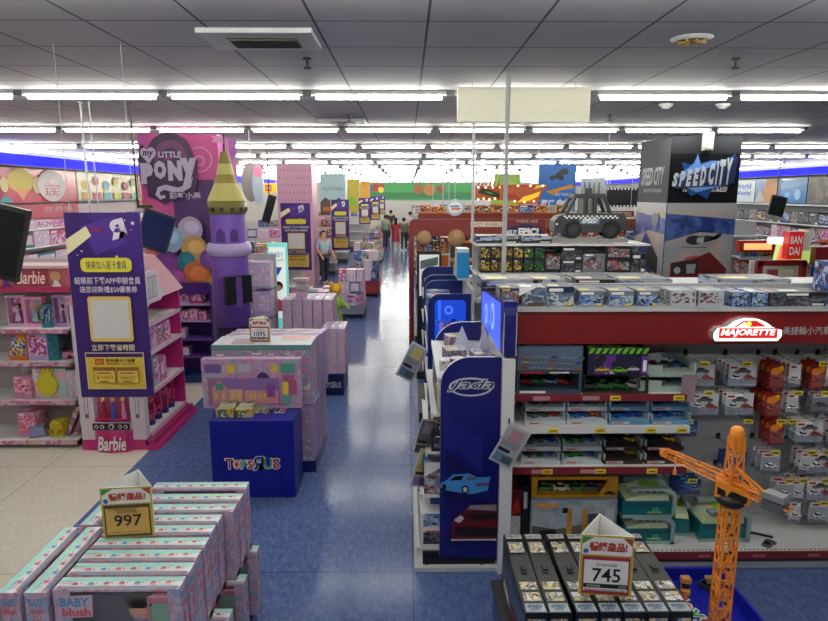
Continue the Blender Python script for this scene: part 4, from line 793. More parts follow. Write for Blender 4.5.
# ---------------- purple hanging promotion signs ----------------
SGN = mat('#321466', .4); SGN2 = mat('#4a2a8c', .4); YS = mat('#d8cf3c', .4); CRM = mat('#e6dcb0', .4); GD = mat('#d8b868', .4); TXW = mat('#dcd6e4', .5)
def promo(loc, w_, h_, lab, full=True, rz=0):
    t_ = thing('promotion_sign', lab, 'hanging sign', loc, rz, 'purple hanging promotion signs')
    m = MB(); m.box((0, 0, -h_), (w_, .008, h_), SGN); m.face((-w_/2, -.0042, -h_), (1, 0, 0), (0, 0, 1), w_, h_, .0008 if full else .003)
    m.pp([(.3, 1), (1, 1), (1, .68), (.75, .72)], mat('#3c1c78', .4)); m.pp([(.2, .93), (.68, .98), (.8, .84), (.38, .78)], SGN2); m.pp([(0, .86), (.28, .93), (.34, .88), (0, .78)], CRM)
    m.tx('Я', .58, .865, .8, .965, TXW, bold=.08, rot=.25); m.tx('TOYSЯUS', .3, .9, .52, .925, RED)
    if full:
        for x, y, r in ((.9, .945, .03), (.8, .9, .025), (.8, .96, .016), (.88, .91, .012), (.2, .8, .02), (.14, .78, .014), (.72, .915, .01)):
            m.pp([(x+r*(1 if k % 2 == 0 else .45)*math.sin(k*PI/5), y+r*w_/h_*(1 if k % 2 == 0 else .45)*math.cos(k*PI/5)) for k in range(10)], TXW)
    m.rr(.17, .69, .85, .765, .035, YS); m.pd(.66, .77, .02, YS)
    if full: m.tx('快來加入星卡會員', .24, .705, .78, .75, SGN)
    m.tx('結帳前下載APP申辦會員', .07, .625, .95, .665, TXW, bold=.006); m.tx('送您迎新禮$50優惠券', .13, .58, .9, .615, TXW, bold=.006)
    m.rr(.22, .315, .8, .56, .02, GD); m.rr(.26, .335, .76, .54, .012, mat('#c8c6c4', .5))
    m.tx('立即下載省時間', .22, .265, .8, .3, CRM, bold=.006)
    m.pr(.12, .05, .92, .255, mat('#c8b89c', .4)); m.pr(.135, .055, .905, .25, mat('#cdb03c', .4)); m.pr(.135, .23, .905, .25, SGN)
    m.pr(.25, .188, .37, .22, RED); m.tx('LEGO', .265, .195, .355, .212, YEL); m.tx('樂高積木大容量', .4, .203, .8, .222, BK, bold=.01); m.tx('滿額優惠', .4, .187, .58, .199, BK); m.tx('2023/9/19', .6, .187, .8, .197, BK)
    for a, s_ in ((.22, '$1000'), (.54, '985折')):
        m.pr(a, .085, a+.3, .175, mat('#8c5a28', .4)); m.pr(a+.01, .088, a+.29, .155, mat('#d2b44c', .4)); m.tx(s_, a+.04, .105, a+.26, .128, mat('#a8401c')); m.pr(a+.05, .14, a+.24, .145, BK); m.pr(a+.08, .094, a+.2, .098, BK)
    m.build('board', t_)
    for s_ in (-.42, .42):
        m = MB(); m.cyl((s_*w_, 0, -.03), (s_*w_*1.0, 0, HC-loc[2]), .0022, LG, 4); m.build('string', t_)
    return t_
p = at(103, 212.5, 4.35); q = at(148, 300, 4.35); w1 = at(144, 300, 4.35).x-at(72.5, 300, 4.35).x; h1 = p.z-at(105, 397, 4.35).z
promo((at(109.5, 300, 4.35).x, 4.35, p.z), w1+.02, h1, 'nearest purple hanging sign with a yellow coupon, in the left foreground', rz=.0)
for i, (px, Y, w_) in enumerate(((296, 13.0, .6), (340.5, 20, .55), (365, 27, .48), (375.5, 33, .5), (382, 39, .42))):
    z1 = at(px, (203, 199.5, 198, 196.5, 196)[i], Y).z; z0_ = at(px, (270, 250, 224, 220, 214)[i], Y).z
    promo((at(px, 230, Y).x, Y, z1), w_, max(.8, z1-z0_), f'purple hanging sign along the aisle, {nth(i+1)} from the front', full=False)
# ---------------- pony pillar, castle tower ----------------
PX0, PX1, PY = at(138, 140, 9.3).x, at(217, 140, 9.3).x, 9.3
t = thing('printed_pillar', 'pillar wrapped in pink and purple print with big pale lettering', 'pillar', ((PX0+PX1)/2, PY, 0)); pw = PX1-PX0
m = MB(); m.box((0, .5, 0), (pw, 1.0, HC-.12), mat('#b0447c', .45)); m.face((pw/2, 0, 0), (0, 1, 0), (0, 0, 1), 1, HC-.12); m.pr(0, 0, 1, 1, printm(['#a84a86', '#b85a90', '#8c4aa0', '#b87090', '#a86868'], 1.5, kind='soft', rnd=False, rough=.9)); m.build('core', t)
H_ = HC-.12
m = MB(); m.face((-pw/2, -.002, 0), (1, 0, 0), (0, 0, 1), pw, H_, .003)
m.pr(0, 0, 1, 1, mat('#3b2a70', .4))
m.pr(0, .5, 1, 1, printm(['#7a4fc0', '#a050b0', '#cf4a98', '#d8589a', '#8a3f90'], .9, kind='soft', rnd=False)); m.pp([(.4, .5), (.93, .5), (.93, .82), (.4, .82)], mat('#542a70', .4))
m.pp([(0, .5), (.3, .5), (.12, .72), (0, .75)], mat('#c05a60', .4)); m.pr(.95, .1, 1, .72, mat('#d06a6c', .4))
# ring emblem
m.pd(.77, .9, .16, mat('#e890b8', .4)); m.pd(.77, .9, .145, mat('#cc4c92', .4)); m.pd(.77, .895, .07, mat('#e07ab0', .4)); m.pd(.77, .895, .045, mat('#cc4c92', .4))
for x, y, r in ((.05, .92, .02), (.2, .96, .025), (.2, .89, .018)): m.pd(x, y, r, mat('#e0a8d8')); m.pd(x, y, r*.7, mat('#8a50b8'))
# name with its arch
m.M = Matrix.Translation((0, 0, .06*H_))
AR = mat('#3a1c44', .4); m.pd(.4, .84, .3, AR, ry=.105); m.pd(.41, .83, .23, mat('#7a3470', .4), ry=.085); m.pd(.42, .82, .17, AR, ry=.065); m.pd(.43, .815, .12, mat('#8c3c80', .4), ry=.045)
m.pp([(.02, .84), (.08, .77), (.1, .69), (.2, .68), (.3, .66), (.4, .675), (.62, .69), (.72, .72), (.76, .84), (.5, .85), (.3, .83)], AR)
WP = mat('#c9bcd8', .45)
m.pp([(.0, .84), (.01, .75), (.06, .735), (.22, .73), (.22, .85), (.06, .9)], AR); m.pd(.09, .865, .05, WP, ry=.02); m.pd(.18, .865, .055, WP, ry=.022); m.pp([(.045, .858), (.225, .858), (.14, .82)], WP); m.tx('my', .07, .845, .21, .872, AR, bold=.03, shear=.2)
m.tx('LiTTLE', .27, .846, .56, .87, WP, bold=.04); m.tx('P', .03, .742, .19, .825, WP, bold=.09); m.tx('O', .2, .762, .36, .835, WP, bold=.09); m.tx('N', .38, .755, .56, .835, WP, bold=.09); m.tx('y', .54, .725, .75, .845, WP, bold=.08)
m.pp([(.2, .7), (.24, .73), (.34, .74), (.5, .728), (.64, .745), (.7, .775), (.66, .73), (.56, .712), (.42, .71), (.32, .72), (.26, .71), (.27, .695), (.32, .7), (.33, .688), (.26, .68)], WP)
m.tx('彩虹小馬', .38, .682, .78, .71, WP, bold=.03)
m.M = Matrix.Identity(4)
rs = random.Random(5)
for x, y, r, c in ((.62, .62, .16, '#b8b0c8'), (.35, .58, .17, '#8fb0c8'), (.66, .54, .17, '#c8a060'), (.3, .47, .19, '#6a3080'), (.55, .49, .12, '#207888'), (.68, .43, .19, '#c8743c'), (.42, .42, .12, '#a04a90'), (.85, .5, .12, '#7c4a9a'), (.86, .4, .1, '#c89850'), (.2, .4, .12, '#24508c')):
    m.pd(x, y, r, mat(c, .45), ry=r*pw/H_*1.05); m.pd(x+.02, y+.01, r*.6, mat(tuple(min(1, v*1.18) for v in [int(c[i:i+2], 16)/255 for i in (1, 3, 5)]), .45), ry=r*.5*pw/H_)
m.build('print', t)
# pony shelving in front of the pillar
ux0, ux1 = at(160, 340, 9.0).x, at(215, 340, 9.0).x; uw = ux1-ux0
t = thing('purple_shelving', 'purple shelf unit with pink toys in front of the pillar', 'shelving', ((ux0+ux1)/2, 9.0, 0)); PU = mat('#43207c', .4)
m = MB(); m.box((0, .25, 0), (uw, .04, 1.42), PU); m.build('back_panel', t)
for s_ in (-1, 1): m = MB(); m.box((s_*uw/2, .08, 0), (.03, .34, 1.42), PU); m.build('side_panel', t)
m = MB(); m.box((0, .06, 0), (uw, .36, .1), mat('#1c3a78', .4)); m.build('base', t); m = MB(); m.prism([(-uw/2, 1.3), (uw/2, 1.3), (uw/2, 1.46), (-uw*.3, 1.46)], PU, 'y', -.12, -.08); m.build('header', t)
for i, z in enumerate((.36, .62, .89, 1.13)): m = MB(); m.box((0, .06, z), (uw-.03, .34, .02), mat('#6a4aa0', .4) if i < 2 else mat('#b0a0c8', .4)); m.build('shelf', t)
tx_ = (ux0+ux1)/2
for i in range(3): carton(['pink', 'lilac', 'hot pink'][i], 'window', A_PINK, (tx_-.22+.2*i, 9.05, 1.1505), (.17, .16, .17), f'pink and white toy box on the highest purple shelf, {od(i)}', 'toy boxes on the purple shelves')
for i in range(5): carton(['hot pink', 'pink', 'silver', 'pink', 'hot pink'][i], 'window' if i % 2 else 'art', A_PINK, (tx_-.28+.135*i, 9.03, .9105), (.12, .16, .13+.03*(i % 2)), f'pink toy box on the second purple shelf from the top, {od(i)}', 'toy boxes on the purple shelves')
for i in range(2): carton('silver', 'art', A_PAST, (tx_-.24+.16*i, 9.05, .6405), (.12, .14, .14), f'pale toy pack on the third purple shelf, {od(i)}', 'toy boxes on the purple shelves'); carton('grey', 'art', A_PAST, (tx_-.22+.17*i, 9.05, .3805), (.14, .14, .12), f'grey toy pack on the lowest purple shelf, {od(i)}', 'toy boxes on the purple shelves')
# castle tower
cx = at(232, 300, 8.4).x
t = thing('castle_tower', 'round purple toy castle tower with a pale yellow pointed roof', 'display tower', (cx, 8.4, 0))
zz_ = lambda y: at(233, y, 8.15).z
r0 = .24; z_lo, z_ring0, z_ring1, z_top, z_ol = zz_(328), zz_(256), zz_(245), zz_(214), zz_(201)
m = MB(); m.lathe([(r0*.9, 0), (r0*.9, z_lo)], (0, 0, 0), mat('#17142e', .5), 28); m.build('foot', t)
PT = mat('#7654b0', .45)
m = MB(); m.lathe([(0, z_lo), (r0, z_lo), (r0, z_ring0)], (0, 0, 0), PT, 32); m.lathe([(r0*.93, z_ring1), (r0*.93, z_top)], (0, 0, 0), PT, 32); m.build('wall', t)
m = MB(); m.lathe([(r0*.9, z_ring0-.02), (r0+.035, z_ring0-.01), (r0+.05, (z_ring0+z_ring1)/2), (r0+.03, z_ring1+.01), (r0*.9, z_ring1+.01)], (0, 0, 0), mat('#b3a4d0', .45), 32); m.build('balcony_ring', t)
OL = mat('#6f6a2c', .5); PYL = mat('#c4bb6e', .5)
m = MB(); m.lathe([(r0*.9, z_top-.01), (r0*1.02, z_top), (r0*1.02, z_ol), (0, z_ol+.01)], (0, 0, 0), OL, 32)
for k in range(12): a = k*PI/6; m.box((r0*1.03*math.cos(a), r0*1.03*math.sin(a), z_top+.03), (.03, .05, .05), DG, rz=a)
m.build('battlement', t)
zt = at(231, 152, 8.4).z; zc = [z_ol+(zt-z_ol)*f for f in (0, .05, .36, .54, .76, .95, 1)]
m = MB(); rr_ = [r0*1.02, r0*.98, r0*.6, r0*.47, r0*.34, r0*.25, r0*.2]
for a, b_, cc in ((0, 2, PYL), (2, 3, mat('#8f8238', .5)), (3, 4, PYL), (4, 6, mat('#8f8238', .5))):
    m.lathe([(rr_[k], zc[k]) for k in range(a, b_+1)], (0, 0, 0), cc, 28)
m.lathe([(0, zc[-1]+.012), (rr_[-1], zc[-1])], (0, 0, 0), DG, 20); m.build('roof', t)
m = MB(); m.cyl((0, 0, zt), (0, 0, zt+.22), .014, DG, 6); s_ = m.build('flag_pole', t); m = MB(); m.prism([(0, zt+.1), (-.16, zt+.13), (-.12, zt+.16), (-.16, zt+.2), (0, zt+.2)], PINK, 'y', -.012, .012); m.build('flag', s_)
for a_, zz2, w2, h2 in ((-1.75, z_ring1+.04, .11, .17), (-1.0, z_ring1+.04, .1, .17)):
    x, y = math.cos(a_)*r0*.93, math.sin(a_)*r0*.93; m = MB(); m.M = Matrix.Translation((x, y, zz2)) @ Matrix.Rotation(a_+PI/2, 4, 'Z')
    m.prism([(-w2/2, 0), (w2/2, 0), (w2/2, h2*.7), (0, h2), (-w2/2, h2*.7)], mat('#4a2f78', .4), 'y', -.012, .02); m.build('window', t)
m = MB(); m.box((.06, -r0-.02, (z_lo+z_ring0)/2-.2), (.3, .03, .4), mat('#59398c', .4)); m.build('screen_recess', t)
m = MB(); a = -.95; m.box((r0*.62, -r0*.92, (z_lo+z_ring0)/2-.15), (.36, .07, .36), BK, rz=.7); m.build('screen', t)
# shelf unit with lilac goods next to the tower and lit panel
t = thing('lilac_shelving', 'narrow grey shelf unit with lilac goods right of the castle tower', 'shelving', (at(264, 300, 8.9).x, 8.9, 0))
m = MB(); m.box((0, .2, 0), (.3, .03, 1.85), LG); m.build('back_panel', t)
for i, z in enumerate((.1, .6, 1.0, 1.4)): m = MB(); m.box((0, .02, z), (.3, .36, .02), LG); m.build('shelf', t)
gx = at(264, 300, 8.9).x
for i, z in enumerate((.1205, .6205, 1.0205, 1.4205)): carton('lilac', 'art' if i % 2 else 'window', A_PAST, (gx, 8.88, z), (.26, .3, .34), f'lilac toy box right of the castle tower, {NTH[3-i]} shelf from the top', 'lilac toy boxes by the tower')
ex = at(279, 300, 10.4).x
t = thing('lit_advert_panel', 'glowing mint panel with blue lettering beside the pink pillar', 'light panel', (ex, 10.4, 0))
m = MB(); m.box((0, .03, 0), (.32, .06, at(279, 243, 10.4).z), mat('#74c8c0', .4, emit=.35)); m.build('frame', t)
zb, ztp = at(279, 318, 10.4).z, at(279, 247, 10.4).z
m = MB(); m.face((-.13, -.001, zb), (1, 0, 0), (0, 0, 1), .26, ztp-zb, .003); m.pr(0, 0, 1, 1, mat('#d8e8e0', .4, emit=.35)); m.tx('BABY', .1, .86, .9, .93, BS); m.tx('blush', .1, .8, .9, .85, RS); m.pp([(.2, .72), (.8, .72), (.5, .6)], BLU); m.pd(.5, .46, .3, HAIR); m.pd(.5, .43, .2, SKIN); m.pp([(.1, .1), (.9, .1), (.8, .25), (.2, .3)], RS); m.build('print', t)
# ---------------- stack of tall lilac cartons (third table) ----------------
CT3_ = at(283, 335, 8.8).x
bx = at(331, 397, z=0); t = thing('cube_table', 'dark blue display cube with white toy store logo under lilac cartons', 'display cube', (at(331.5, 397, 8.25).x, 8.55, 0))
tw = at(344, 397, 8.25).x-at(319, 397, 8.25).x
m = MB(); m.box((0, 0, 0), (tw, .6, .3), mat('#0e1248', .4)); m.build('cube', t); m = MB(); m.face((-tw/2, -.3005, 0), (1, 0, 0), (0, 0, 1), tw, .3, .002); m.tx('TOYSЯUS', .1, .35, .9, .65, LG, bold=.03); m.build('front_logo', t)
m = MB(); m.box((0, 0, 0), (.72, .7, .3), NAVYD); solo(m, 'display_platform', 'low dark platform under the five tall lilac cartons', 'platform', (CT3_+.36, 9.12, 0))
CT3 = CT3_
for i in range(5):
    for lv in range(2):
        carton('lilac', 'art', SPK, (CT3+.068+.144*i, 9.12, .3015+lv*.465), (.132, .62, .46), f'tall lilac carton on the dark platform, {["lower", "upper"][lv]} layer, {od(i)}', 'tall lilac cartons')
for i in range(3): carton('lilac', 'art', SPK, (at(323, 380, 8.3).x+.05+.105*i, 8.53, .3015), (.1, .5, .62), f'lilac carton on the dark blue cube, {od(i)}', 'lilac cartons on the dark blue cube')
m = MB(); m.box((0, 0, 0), (.14, .14, .1), SPK); m.box((0, 0, .12), (.2, .2, .04), mat('#a89090', .5)); m.box((0, 0, .1), (.06, .06, .02), MG); m.box((0, 0, .24), (.2, .2, .04), mat('#a89090', .5)); m.box((0, 0, .16), (.12, .12, .08), SPK)
solo(m, 'spinner_rack', 'small two tier box spinner on the tall lilac cartons', 'rack', (at(301, 290, 8.95).x, 9.0, 1.2275))
# ---------------- generic gondola rows ----------------
def gond(x0, x1, yf, d, H, shelves, lab, color='#b9bcc0', lipc=LG, header=None):
    t_ = thing('gondola', lab, 'shelving', ((x0+x1)/2, yf, 0), 0, None); W_ = x1-x0; cm = mat(color, .5)
    m = MB(); m.box((0, d/2, 0), (W_, d, .12), DG); m.build('base', t_)
    m = MB(); m.box((0, d/2, .12), (W_-.02, .05, H-.12), cm); m.build('back_panel', t_)
    for z, dd in shelves:
        m = MB(); m.box((0, d/2, z), (W_, dd, .02), SHW); m.box((0, d/2-dd/2-.006, z-.02), (W_, .012, .045), lipc); m.build('shelf', t_)
    if header:
        z0, z1, hm = header; m = MB(); m.box((0, .02, z0), (W_, .04, z1-z0), hm); m.build('header', t_)
    return t_
PAL = {'dark': [('black', 'band', A_DARK), ('black', 'window', A_DARK), ('dark blue', 'window', A_BLUE), ('grey', 'art', A_CARS), ('brown', 'window', A_ORA)],
       'hot': [('orange', 'window', A_ORA), ('red', 'band', A_ORA), ('orange', 'art', A_ORA), ('black', 'window', A_ORA), ('dark blue', 'band', A_BLUE), ('yellow', 'window', A_MIX)],
       'pink': [('pink', 'window', A_PINK), ('lilac', 'art', A_PAST), ('hot pink', 'band', A_PINK), ('white', 'window', A_PINK), ('pink', 'art', A_PAST), ('teal', 'window', A_PAST)],
       'mix': [('white', 'window', A_MIX), ('green', 'art', A_MIX), ('yellow', 'band', A_MIX), ('blue', 'window', A_BLUE), ('red', 'window', A_MIX), ('cream', 'art', A_PAST), ('pink', 'window', A_PINK)],
       'blue': [('blue', 'window', A_BLUE), ('dark blue', 'art', A_BLUE), ('light blue', 'band', A_BLUE), ('white', 'window', A_BLUE)]}
R2 = random.Random(11)
def row(x0, x1, y, z, h, pal, where, what='toy box', dp=.2, wr=(.14, .26), rz=0, axis='x', grp=None, lo=.72):
    """a row of single cartons side by side; where names the shelf in words"""
    x = x0; i = 0
    while x < x1-.08 and i < 24:
        w_ = R2.uniform(*wr); w_ = min(w_, x1-x); c, st, a = R2.choice(PAL[pal]); hh = h*R2.uniform(lo, 1)
        if axis == 'x': loc = (x+w_/2, y, z)
        else: loc = (y, x+w_/2, z)
        wh = {'dark': 'vehicle box', 'blue': 'vehicle box', 'hot': 'vehicle box', 'pink': 'doll pack', 'mix': 'game box'}[pal]
        carton(c, st, a, loc, (w_-.012, dp, hh), f'{c} {wh} {where}, {od(i) if axis == "x" else nth2(i)}', grp or f'boxes {where}', rz)
        x += w_; i += 1
nth2 = lambda i: ('nearest' if i == 0 else ORD[i]+' nearest')
# second gondola, dark vehicle goods, grey car cut-out on top
zA, zB = at(560, 273.5, 7.35).z, at(560, 246, 7.4).z
gond(.8, 2.86, 7.3, 1.0, zB, [(.3, .9), (.7, .9), (1.1, .9), (1.45, .9), (zA-.02, .9)], 'second gondola from the front with black and gold boxes on its top shelf')
m = MB(); m.box((1.83, 7.8, zB), (2.06, .8, .02), SHW); solo(m, 'display_board', 'long white top board of the second gondola', 'board')
GK = [('black', 'window', art('#14120e', '#8c7030', '#0c0c0c', '#c8a850', '#201c14', scale=6)), ('black', 'window', art('#0c1c10', '#1c6a30', '#101210', '#c8c850', scale=6)), ('black', 'window', A_CARS), ('black', 'band', A_DARK), ('grey', 'window', A_CARS)]
xx = .86; k = 0
while xx < 2.7 and k < 24:
    w_ = R2.uniform(.11, .14) if k < 6 else R2.uniform(.16, .34); c, st, a = GK[0] if k < 4 else (GK[1] if k < 6 else GK[2+k % 3]); hh = (zB-zA)*.47
    for lv in range(2 if k < 6 or k % 2 else 1):
        carton(c, st, a, (xx+w_/2, 7.55, zA+.0015+lv*(hh+.002)), (w_-.01, .26, hh if (k < 6 or k % 2) else hh*1.5), f'{c} toy box on the top shelf of the second gondola, {["lower", "upper"][lv]} row, {od(k)}', 'dark toy boxes on the second gondola')
    xx += w_; k += 1
for i, x in enumerate((.88, 1.35)):
    carton('black', 'flat', A_FLAT, (x+.2, 7.72, zB+.0205), (.5 if i != 1 else .36, .3, .09), f'flat black vehicle box on the top of the second gondola, {od(i)}', 'flat boxes on the second gondola')
TCX = at(587, 248, 7.75).x; TW = at(622, 248, 7.75).x-at(552, 248, 7.75).x
tz = zB+.07
m = MB(); m.box((0, .02, 0), (TW*1.1, .3, tz-zB-.0205), mat('#8c8a84', .6)); solo(m, 'display_stand', 'grey stand under the dark grey toy taxi', 'stand', (TCX, 7.8, zB+.0205))
t = thing('toy_taxi', 'large dark grey toy pickup taxi with checkered stripe on a stand', 'toy car', (TCX, 7.8, tz)); u = TW
gt = mat('#33383a', .5); m = MB()
m.prism([(x*u, z*u) for x, z in ((-.5, .1), (-.5, .24), (-.44, .31), (-.3, .35), (.46, .35), (.5, .3), (.5, .12), (.42, .09), (-.46, .07))], gt, 'y', -.14, .14)
m.face((-.5*u, -.141, 0), (1, 0, 0), (0, 0, 1), u, u, .002)
for i in range(24):
    for j in range(2):
        if (i+j) % 2: m.pr(.12+.032*i, .275+.022*j, .12+.032*(i+1), .275+.022*(j+1), WH, L=1)
m.pp([(.36, .2), (.62, .2), (.64, .29), (.34, .27)], mat('#5a7c94')); m.tx('SPEED', .38, .215, .6, .275, PW, shear=.3, bold=.03); m.pd(.03, .2, .015, WH); m.build('body', t)
m = MB(); 
for a, b_ in (((-.34, .34), (-.22, .58)), ((-.08, .34), (-.08, .58)), ((.28, .34), (.18, .58)), ((.06, .34), (.06, .58))):
    for yy in (-.12, .12): m.cyl((a[0]*u, yy, a[1]*u), (b_[0]*u, yy, b_[1]*u), .024, gt, 6)
m.box((-.02*u, 0, .56*u), (.44*u, .27, .05), gt); m.box((-.02*u, 0, .6*u), (.1*u, .1, .08), mat('#3c4044', .5)); [m.prism([(x0_*u, .34*u), (x1_*u, .34*u), (x1_*u, .58*u), (x0_*u, .58*u)], gt, 'y', -.12, .12) for x0_, x1_ in ((-.1, -.04), (.04, .08))]; m.build('cabin_frame', t)
for x in (-.24, .3):
    for yy in (-.15, .09):
        m = MB(); m.cyl((x*u, yy, .126*u), (x*u, yy+.06, .126*u), .125*u, BK, 18); m.cyl((x*u, yy-.004, .12*u), (x*u, yy, .12*u), .075*u, DG, 14); m.build('wheel', t)
# second end display: lit blue frame panel
def enddisp(y, L, lab, col, H, lit=False, d=.52):
    t_ = thing('end_display', lab, 'shelving', (.14, y, 0)); cm = mat(col, .35)
    m = MB(); m.box((.31, L/2, 0), (.62, L, .12), DG); m.build('plinth', t_)
    for yy in (0, L-.03): m = MB(); m.prism([(x+.1, z+.12) for x, z in arc_panel(.5, H-.12, .14)], cm, 'y', yy, yy+.03, LG if not lit else cm); m.build('side_panel', t_)
    m = MB(); m.box((.62, L/2, .12), (.04, L-.07, H-.071), LG); m.build('back_panel', t_)
    for z in (.12, .5, .85, 1.2):
        m = MB(); m.box((.61-d/2, L/2, z), (d, L-.08, .02), SHW); m.build('shelf', t_)
    return t_
t = enddisp(7.2, 1.2, 'blue end display with a glowing blue framed panel, second along the aisle', '#14246e', 1.56, True)
m = MB(); m.face((.18, -.002, .75), (1, 0, 0), (0, 0, 1), .36, .74, .002); m.rr(0, 0, 1, 1, .05, mat('#163cb4', .3, emit=.5)); m.pr(.1, .0, .2, 1, mat('#2c60d8', .3, emit=.5)); m.pd(.45, .84, .14, mat('#4c78d8', .3, emit=.5), ry=.07); m.pd(.45, .84, .08, mat('#163cb4', .3, emit=.5), ry=.04); m.pd(.3, .3, .1, mat('#4c78d8', .3, emit=.5)); logo(m, .06, .52, .94, .68); m.build('lit_panel', t)
for i, z in ((2, .8705), (3, 1.2205)): row(7.3, 8.3, .4, z, .26, 'blue', f'on the {["lowest", "second", "third", "top"][i]} shelf of the glowing end display', dp=.3, wr=(.18, .3), rz=-PI/2, axis='y')
# tall light blue figure box between the end displays
k = MB(); k.box((.62, 1.0, 1.61), (.22, .4, .02), SHW); k.build('top_board', t)
p = at(462, 270, 8.2); p.z = 1.6305; hh = at(463, 248, 8.2).z-p.z; m = MB(); m.box((0, 0, 0), (.15, .34, hh), mat('#c4d4e0', .4))
m.face((-.08, -.1705, 0), (1, 0, 0), (0, 0, 1), .16, hh, .002); m.pr(.0, 0, 1, .88, mat('#1f8ed0', .4)); m.face((-.0805, .17, 0), (0, -1, 0), (0, 0, 1), .34, hh, .002); m.pr(0, 0, 1, 1, printm(['#c8dce8', '#a8c8dc', '#d8c8b8', '#7fb0d0'], 7)); solo(m, 'tall_box', 'tall pale box with bright blue front between the end displays', 'box', tuple(p))
t = enddisp(9.0, 1.1, 'third end display along the aisle with navy rounded side', '#182a6c', 1.55)
row(9.05, 10.0, .42, 1.2205, .22, 'dark', 'on the top shelf of the third end display', dp=.3, wr=(.18, .3), rz=-PI/2, axis='y')
# framed lit advert
p = at(429, 300, 10.9); t = thing('advert_frame', 'upright black framed lit advert panel beside the aisle', 'advert panel', (p.x, 10.9, 0)); z1 = at(429, 251, 10.9).z
m = MB(); m.box((0, .03, 0), (.42, .08, z1), mat('#14161a', .4)); m.build('frame', t, .02)
m = MB(); m.face((-.17, -.012, z1-.78), (1, 0, 0), (0, 0, 1), .34, .72, .003); m.pr(0, 0, 1, 1, mat('#c8ccc8', .4, emit=.3)); m.pp([(.05, .65), (.95, .75), (.95, .95), (.05, .85)], mat('#5a6a70')); m.pr(.1, .1, .9, .5, A_ORA); m.pp([(.1, .5), (.9, .55), (.8, .72), (.15, .62)], mat('#8fa49c')); m.build('print', t)
# third gondola: dark red header with MAKE IT EPIC!
RH = mat('#7c2420', .4); Y3 = 11.3
hx1 = at(545, 225, Y3).x; hx0 = at(409, 225, Y3).x; z0, z1 = at(470, 236, Y3).z, at(470, 219, Y3).z
gond(.8, hx1+2.5, Y3, 1.0, z1-.02, [(.3, .9), (.7, .9), (1.1, .9), (1.5, .9), (1.85, .9)], 'third gondola from the front carrying the dark red header board', color='#8c5a40', lipc=ORA)
t = thing('header_board', 'long dark red header board with rounded corner with white lettering', 'sign', (hx0, Y3-.05, z0)); hw, hh = hx1-hx0, z1-z0
m = MB(); m.prism([(0, -z0), (.09, -z0), (.09, 0), (hw, 0), (hw, hh), (.08, hh), (.02, hh-.03), (0, hh-.08)], RH, 'y', 0, .05, mat('#c8a878', .5)); m.build('board', t)
m = MB(); m.face((0, -.002, 0), (1, 0, 0), (0, 0, 1), hw, hh, .003); m.pr(.45, .55, .7, .85, CREAM); m.tx('HOT WHEELS', .47, .6, .68, .8, RH); m.pp([(.66, -.1), (.72, .5), (.86, .72), (.96, .55), (1, -.1)], mat('#1c2450')); m.tx('MAKE IT', .68, .12, .79, .36, PW, bold=.04); m.tx('EPIC!', .8, .05, .95, .5, PW, bold=.06); m.tx('THERE ARE', .78, .8, .94, .95, LG); m.build('lettering', t)
for i, (x, r_) in enumerate(((at(456, 235, Y3).x, .15), (at(424, 238, Y3).x, .13))):
    m = MB(); m.lathe([(0, -.02), (r_, -.02), (r_, .02), (0, .02)], (0, 0, 0), mat('#b08a60', .5), 24); o = solo(m, 'round_sign', ['half round brown sign plate under the red header', 'pale round sign at the aisle end of the red header'][i], 'sign', (x, Y3-.071, z0-.03)); o.rotation_euler = (PI/2, 0, 0)
row(.85, hx1+2.3, Y3+.18, 1.8705, .2, 'hot', 'on the top shelf of the third gondola')
t = enddisp(11.35, 1.1, 'orange end display behind the framed advert', '#b05a24', 1.6)
k = MB(); k.box((.33, .5, 1.61), (.62, 1.0, .02), SHW); k.build('top_board', t)
row(.16, .78, 11.55, 1.6305, .3, 'hot', 'on the top board of the orange end display', wr=(.12, .18))
row(.16, .78, 11.95, 1.6305, .36, 'mix', 'at the back of the orange end display', wr=(.12, .18))
row(11.45, 12.4, .42, 1.2205, .3, 'hot', 'on the top shelf of the orange end display', dp=.3, wr=(.18, .3), rz=-PI/2, axis='y')
# further rows on the right
for i, Y in enumerate((14.6, 18.0, 22.0, 26.0, 31.0, 36.0, 41.0)):
    H = [2.25, 1.9, 1.9, 1.8, 1.8, 1.8, 1.8][i]; n = ORD[i+3]
    gond(.25, 10.2 if i else 4.0, Y, 1.0, H, [(.4, .9), (.95, .9), (H-.42, .9)], f'{n} gondola from the front on the right side', color=['#a8968c', '#a8a8a4', '#9aa49c', '#a8a8a4', '#8ca08c', '#a8a8a4', '#a8a8a4'][i], lipc=RH if i == 0 else LG,
         header=(H-.18, H, RH) if i == 0 else None)
    if i < 2: row(.3, 9.9 if i else 3.9, Y+.2, H-.3995, .22, ['hot', 'dark', 'mix', 'blue', 'mix', 'mix', 'blue'][i], f'on the upper shelf of the {n} right gondola', wr=(.28, .46))
    row(.3, 6 if i else 3.9, Y+.5, H+.0, .2, ['hot', 'mix', 'mix', 'blue', 'mix', 'mix', 'mix'][i], f'on top of the {n} right gondola', wr=(.25, .4) if i < 2 else (.4, .8), dp=.3)
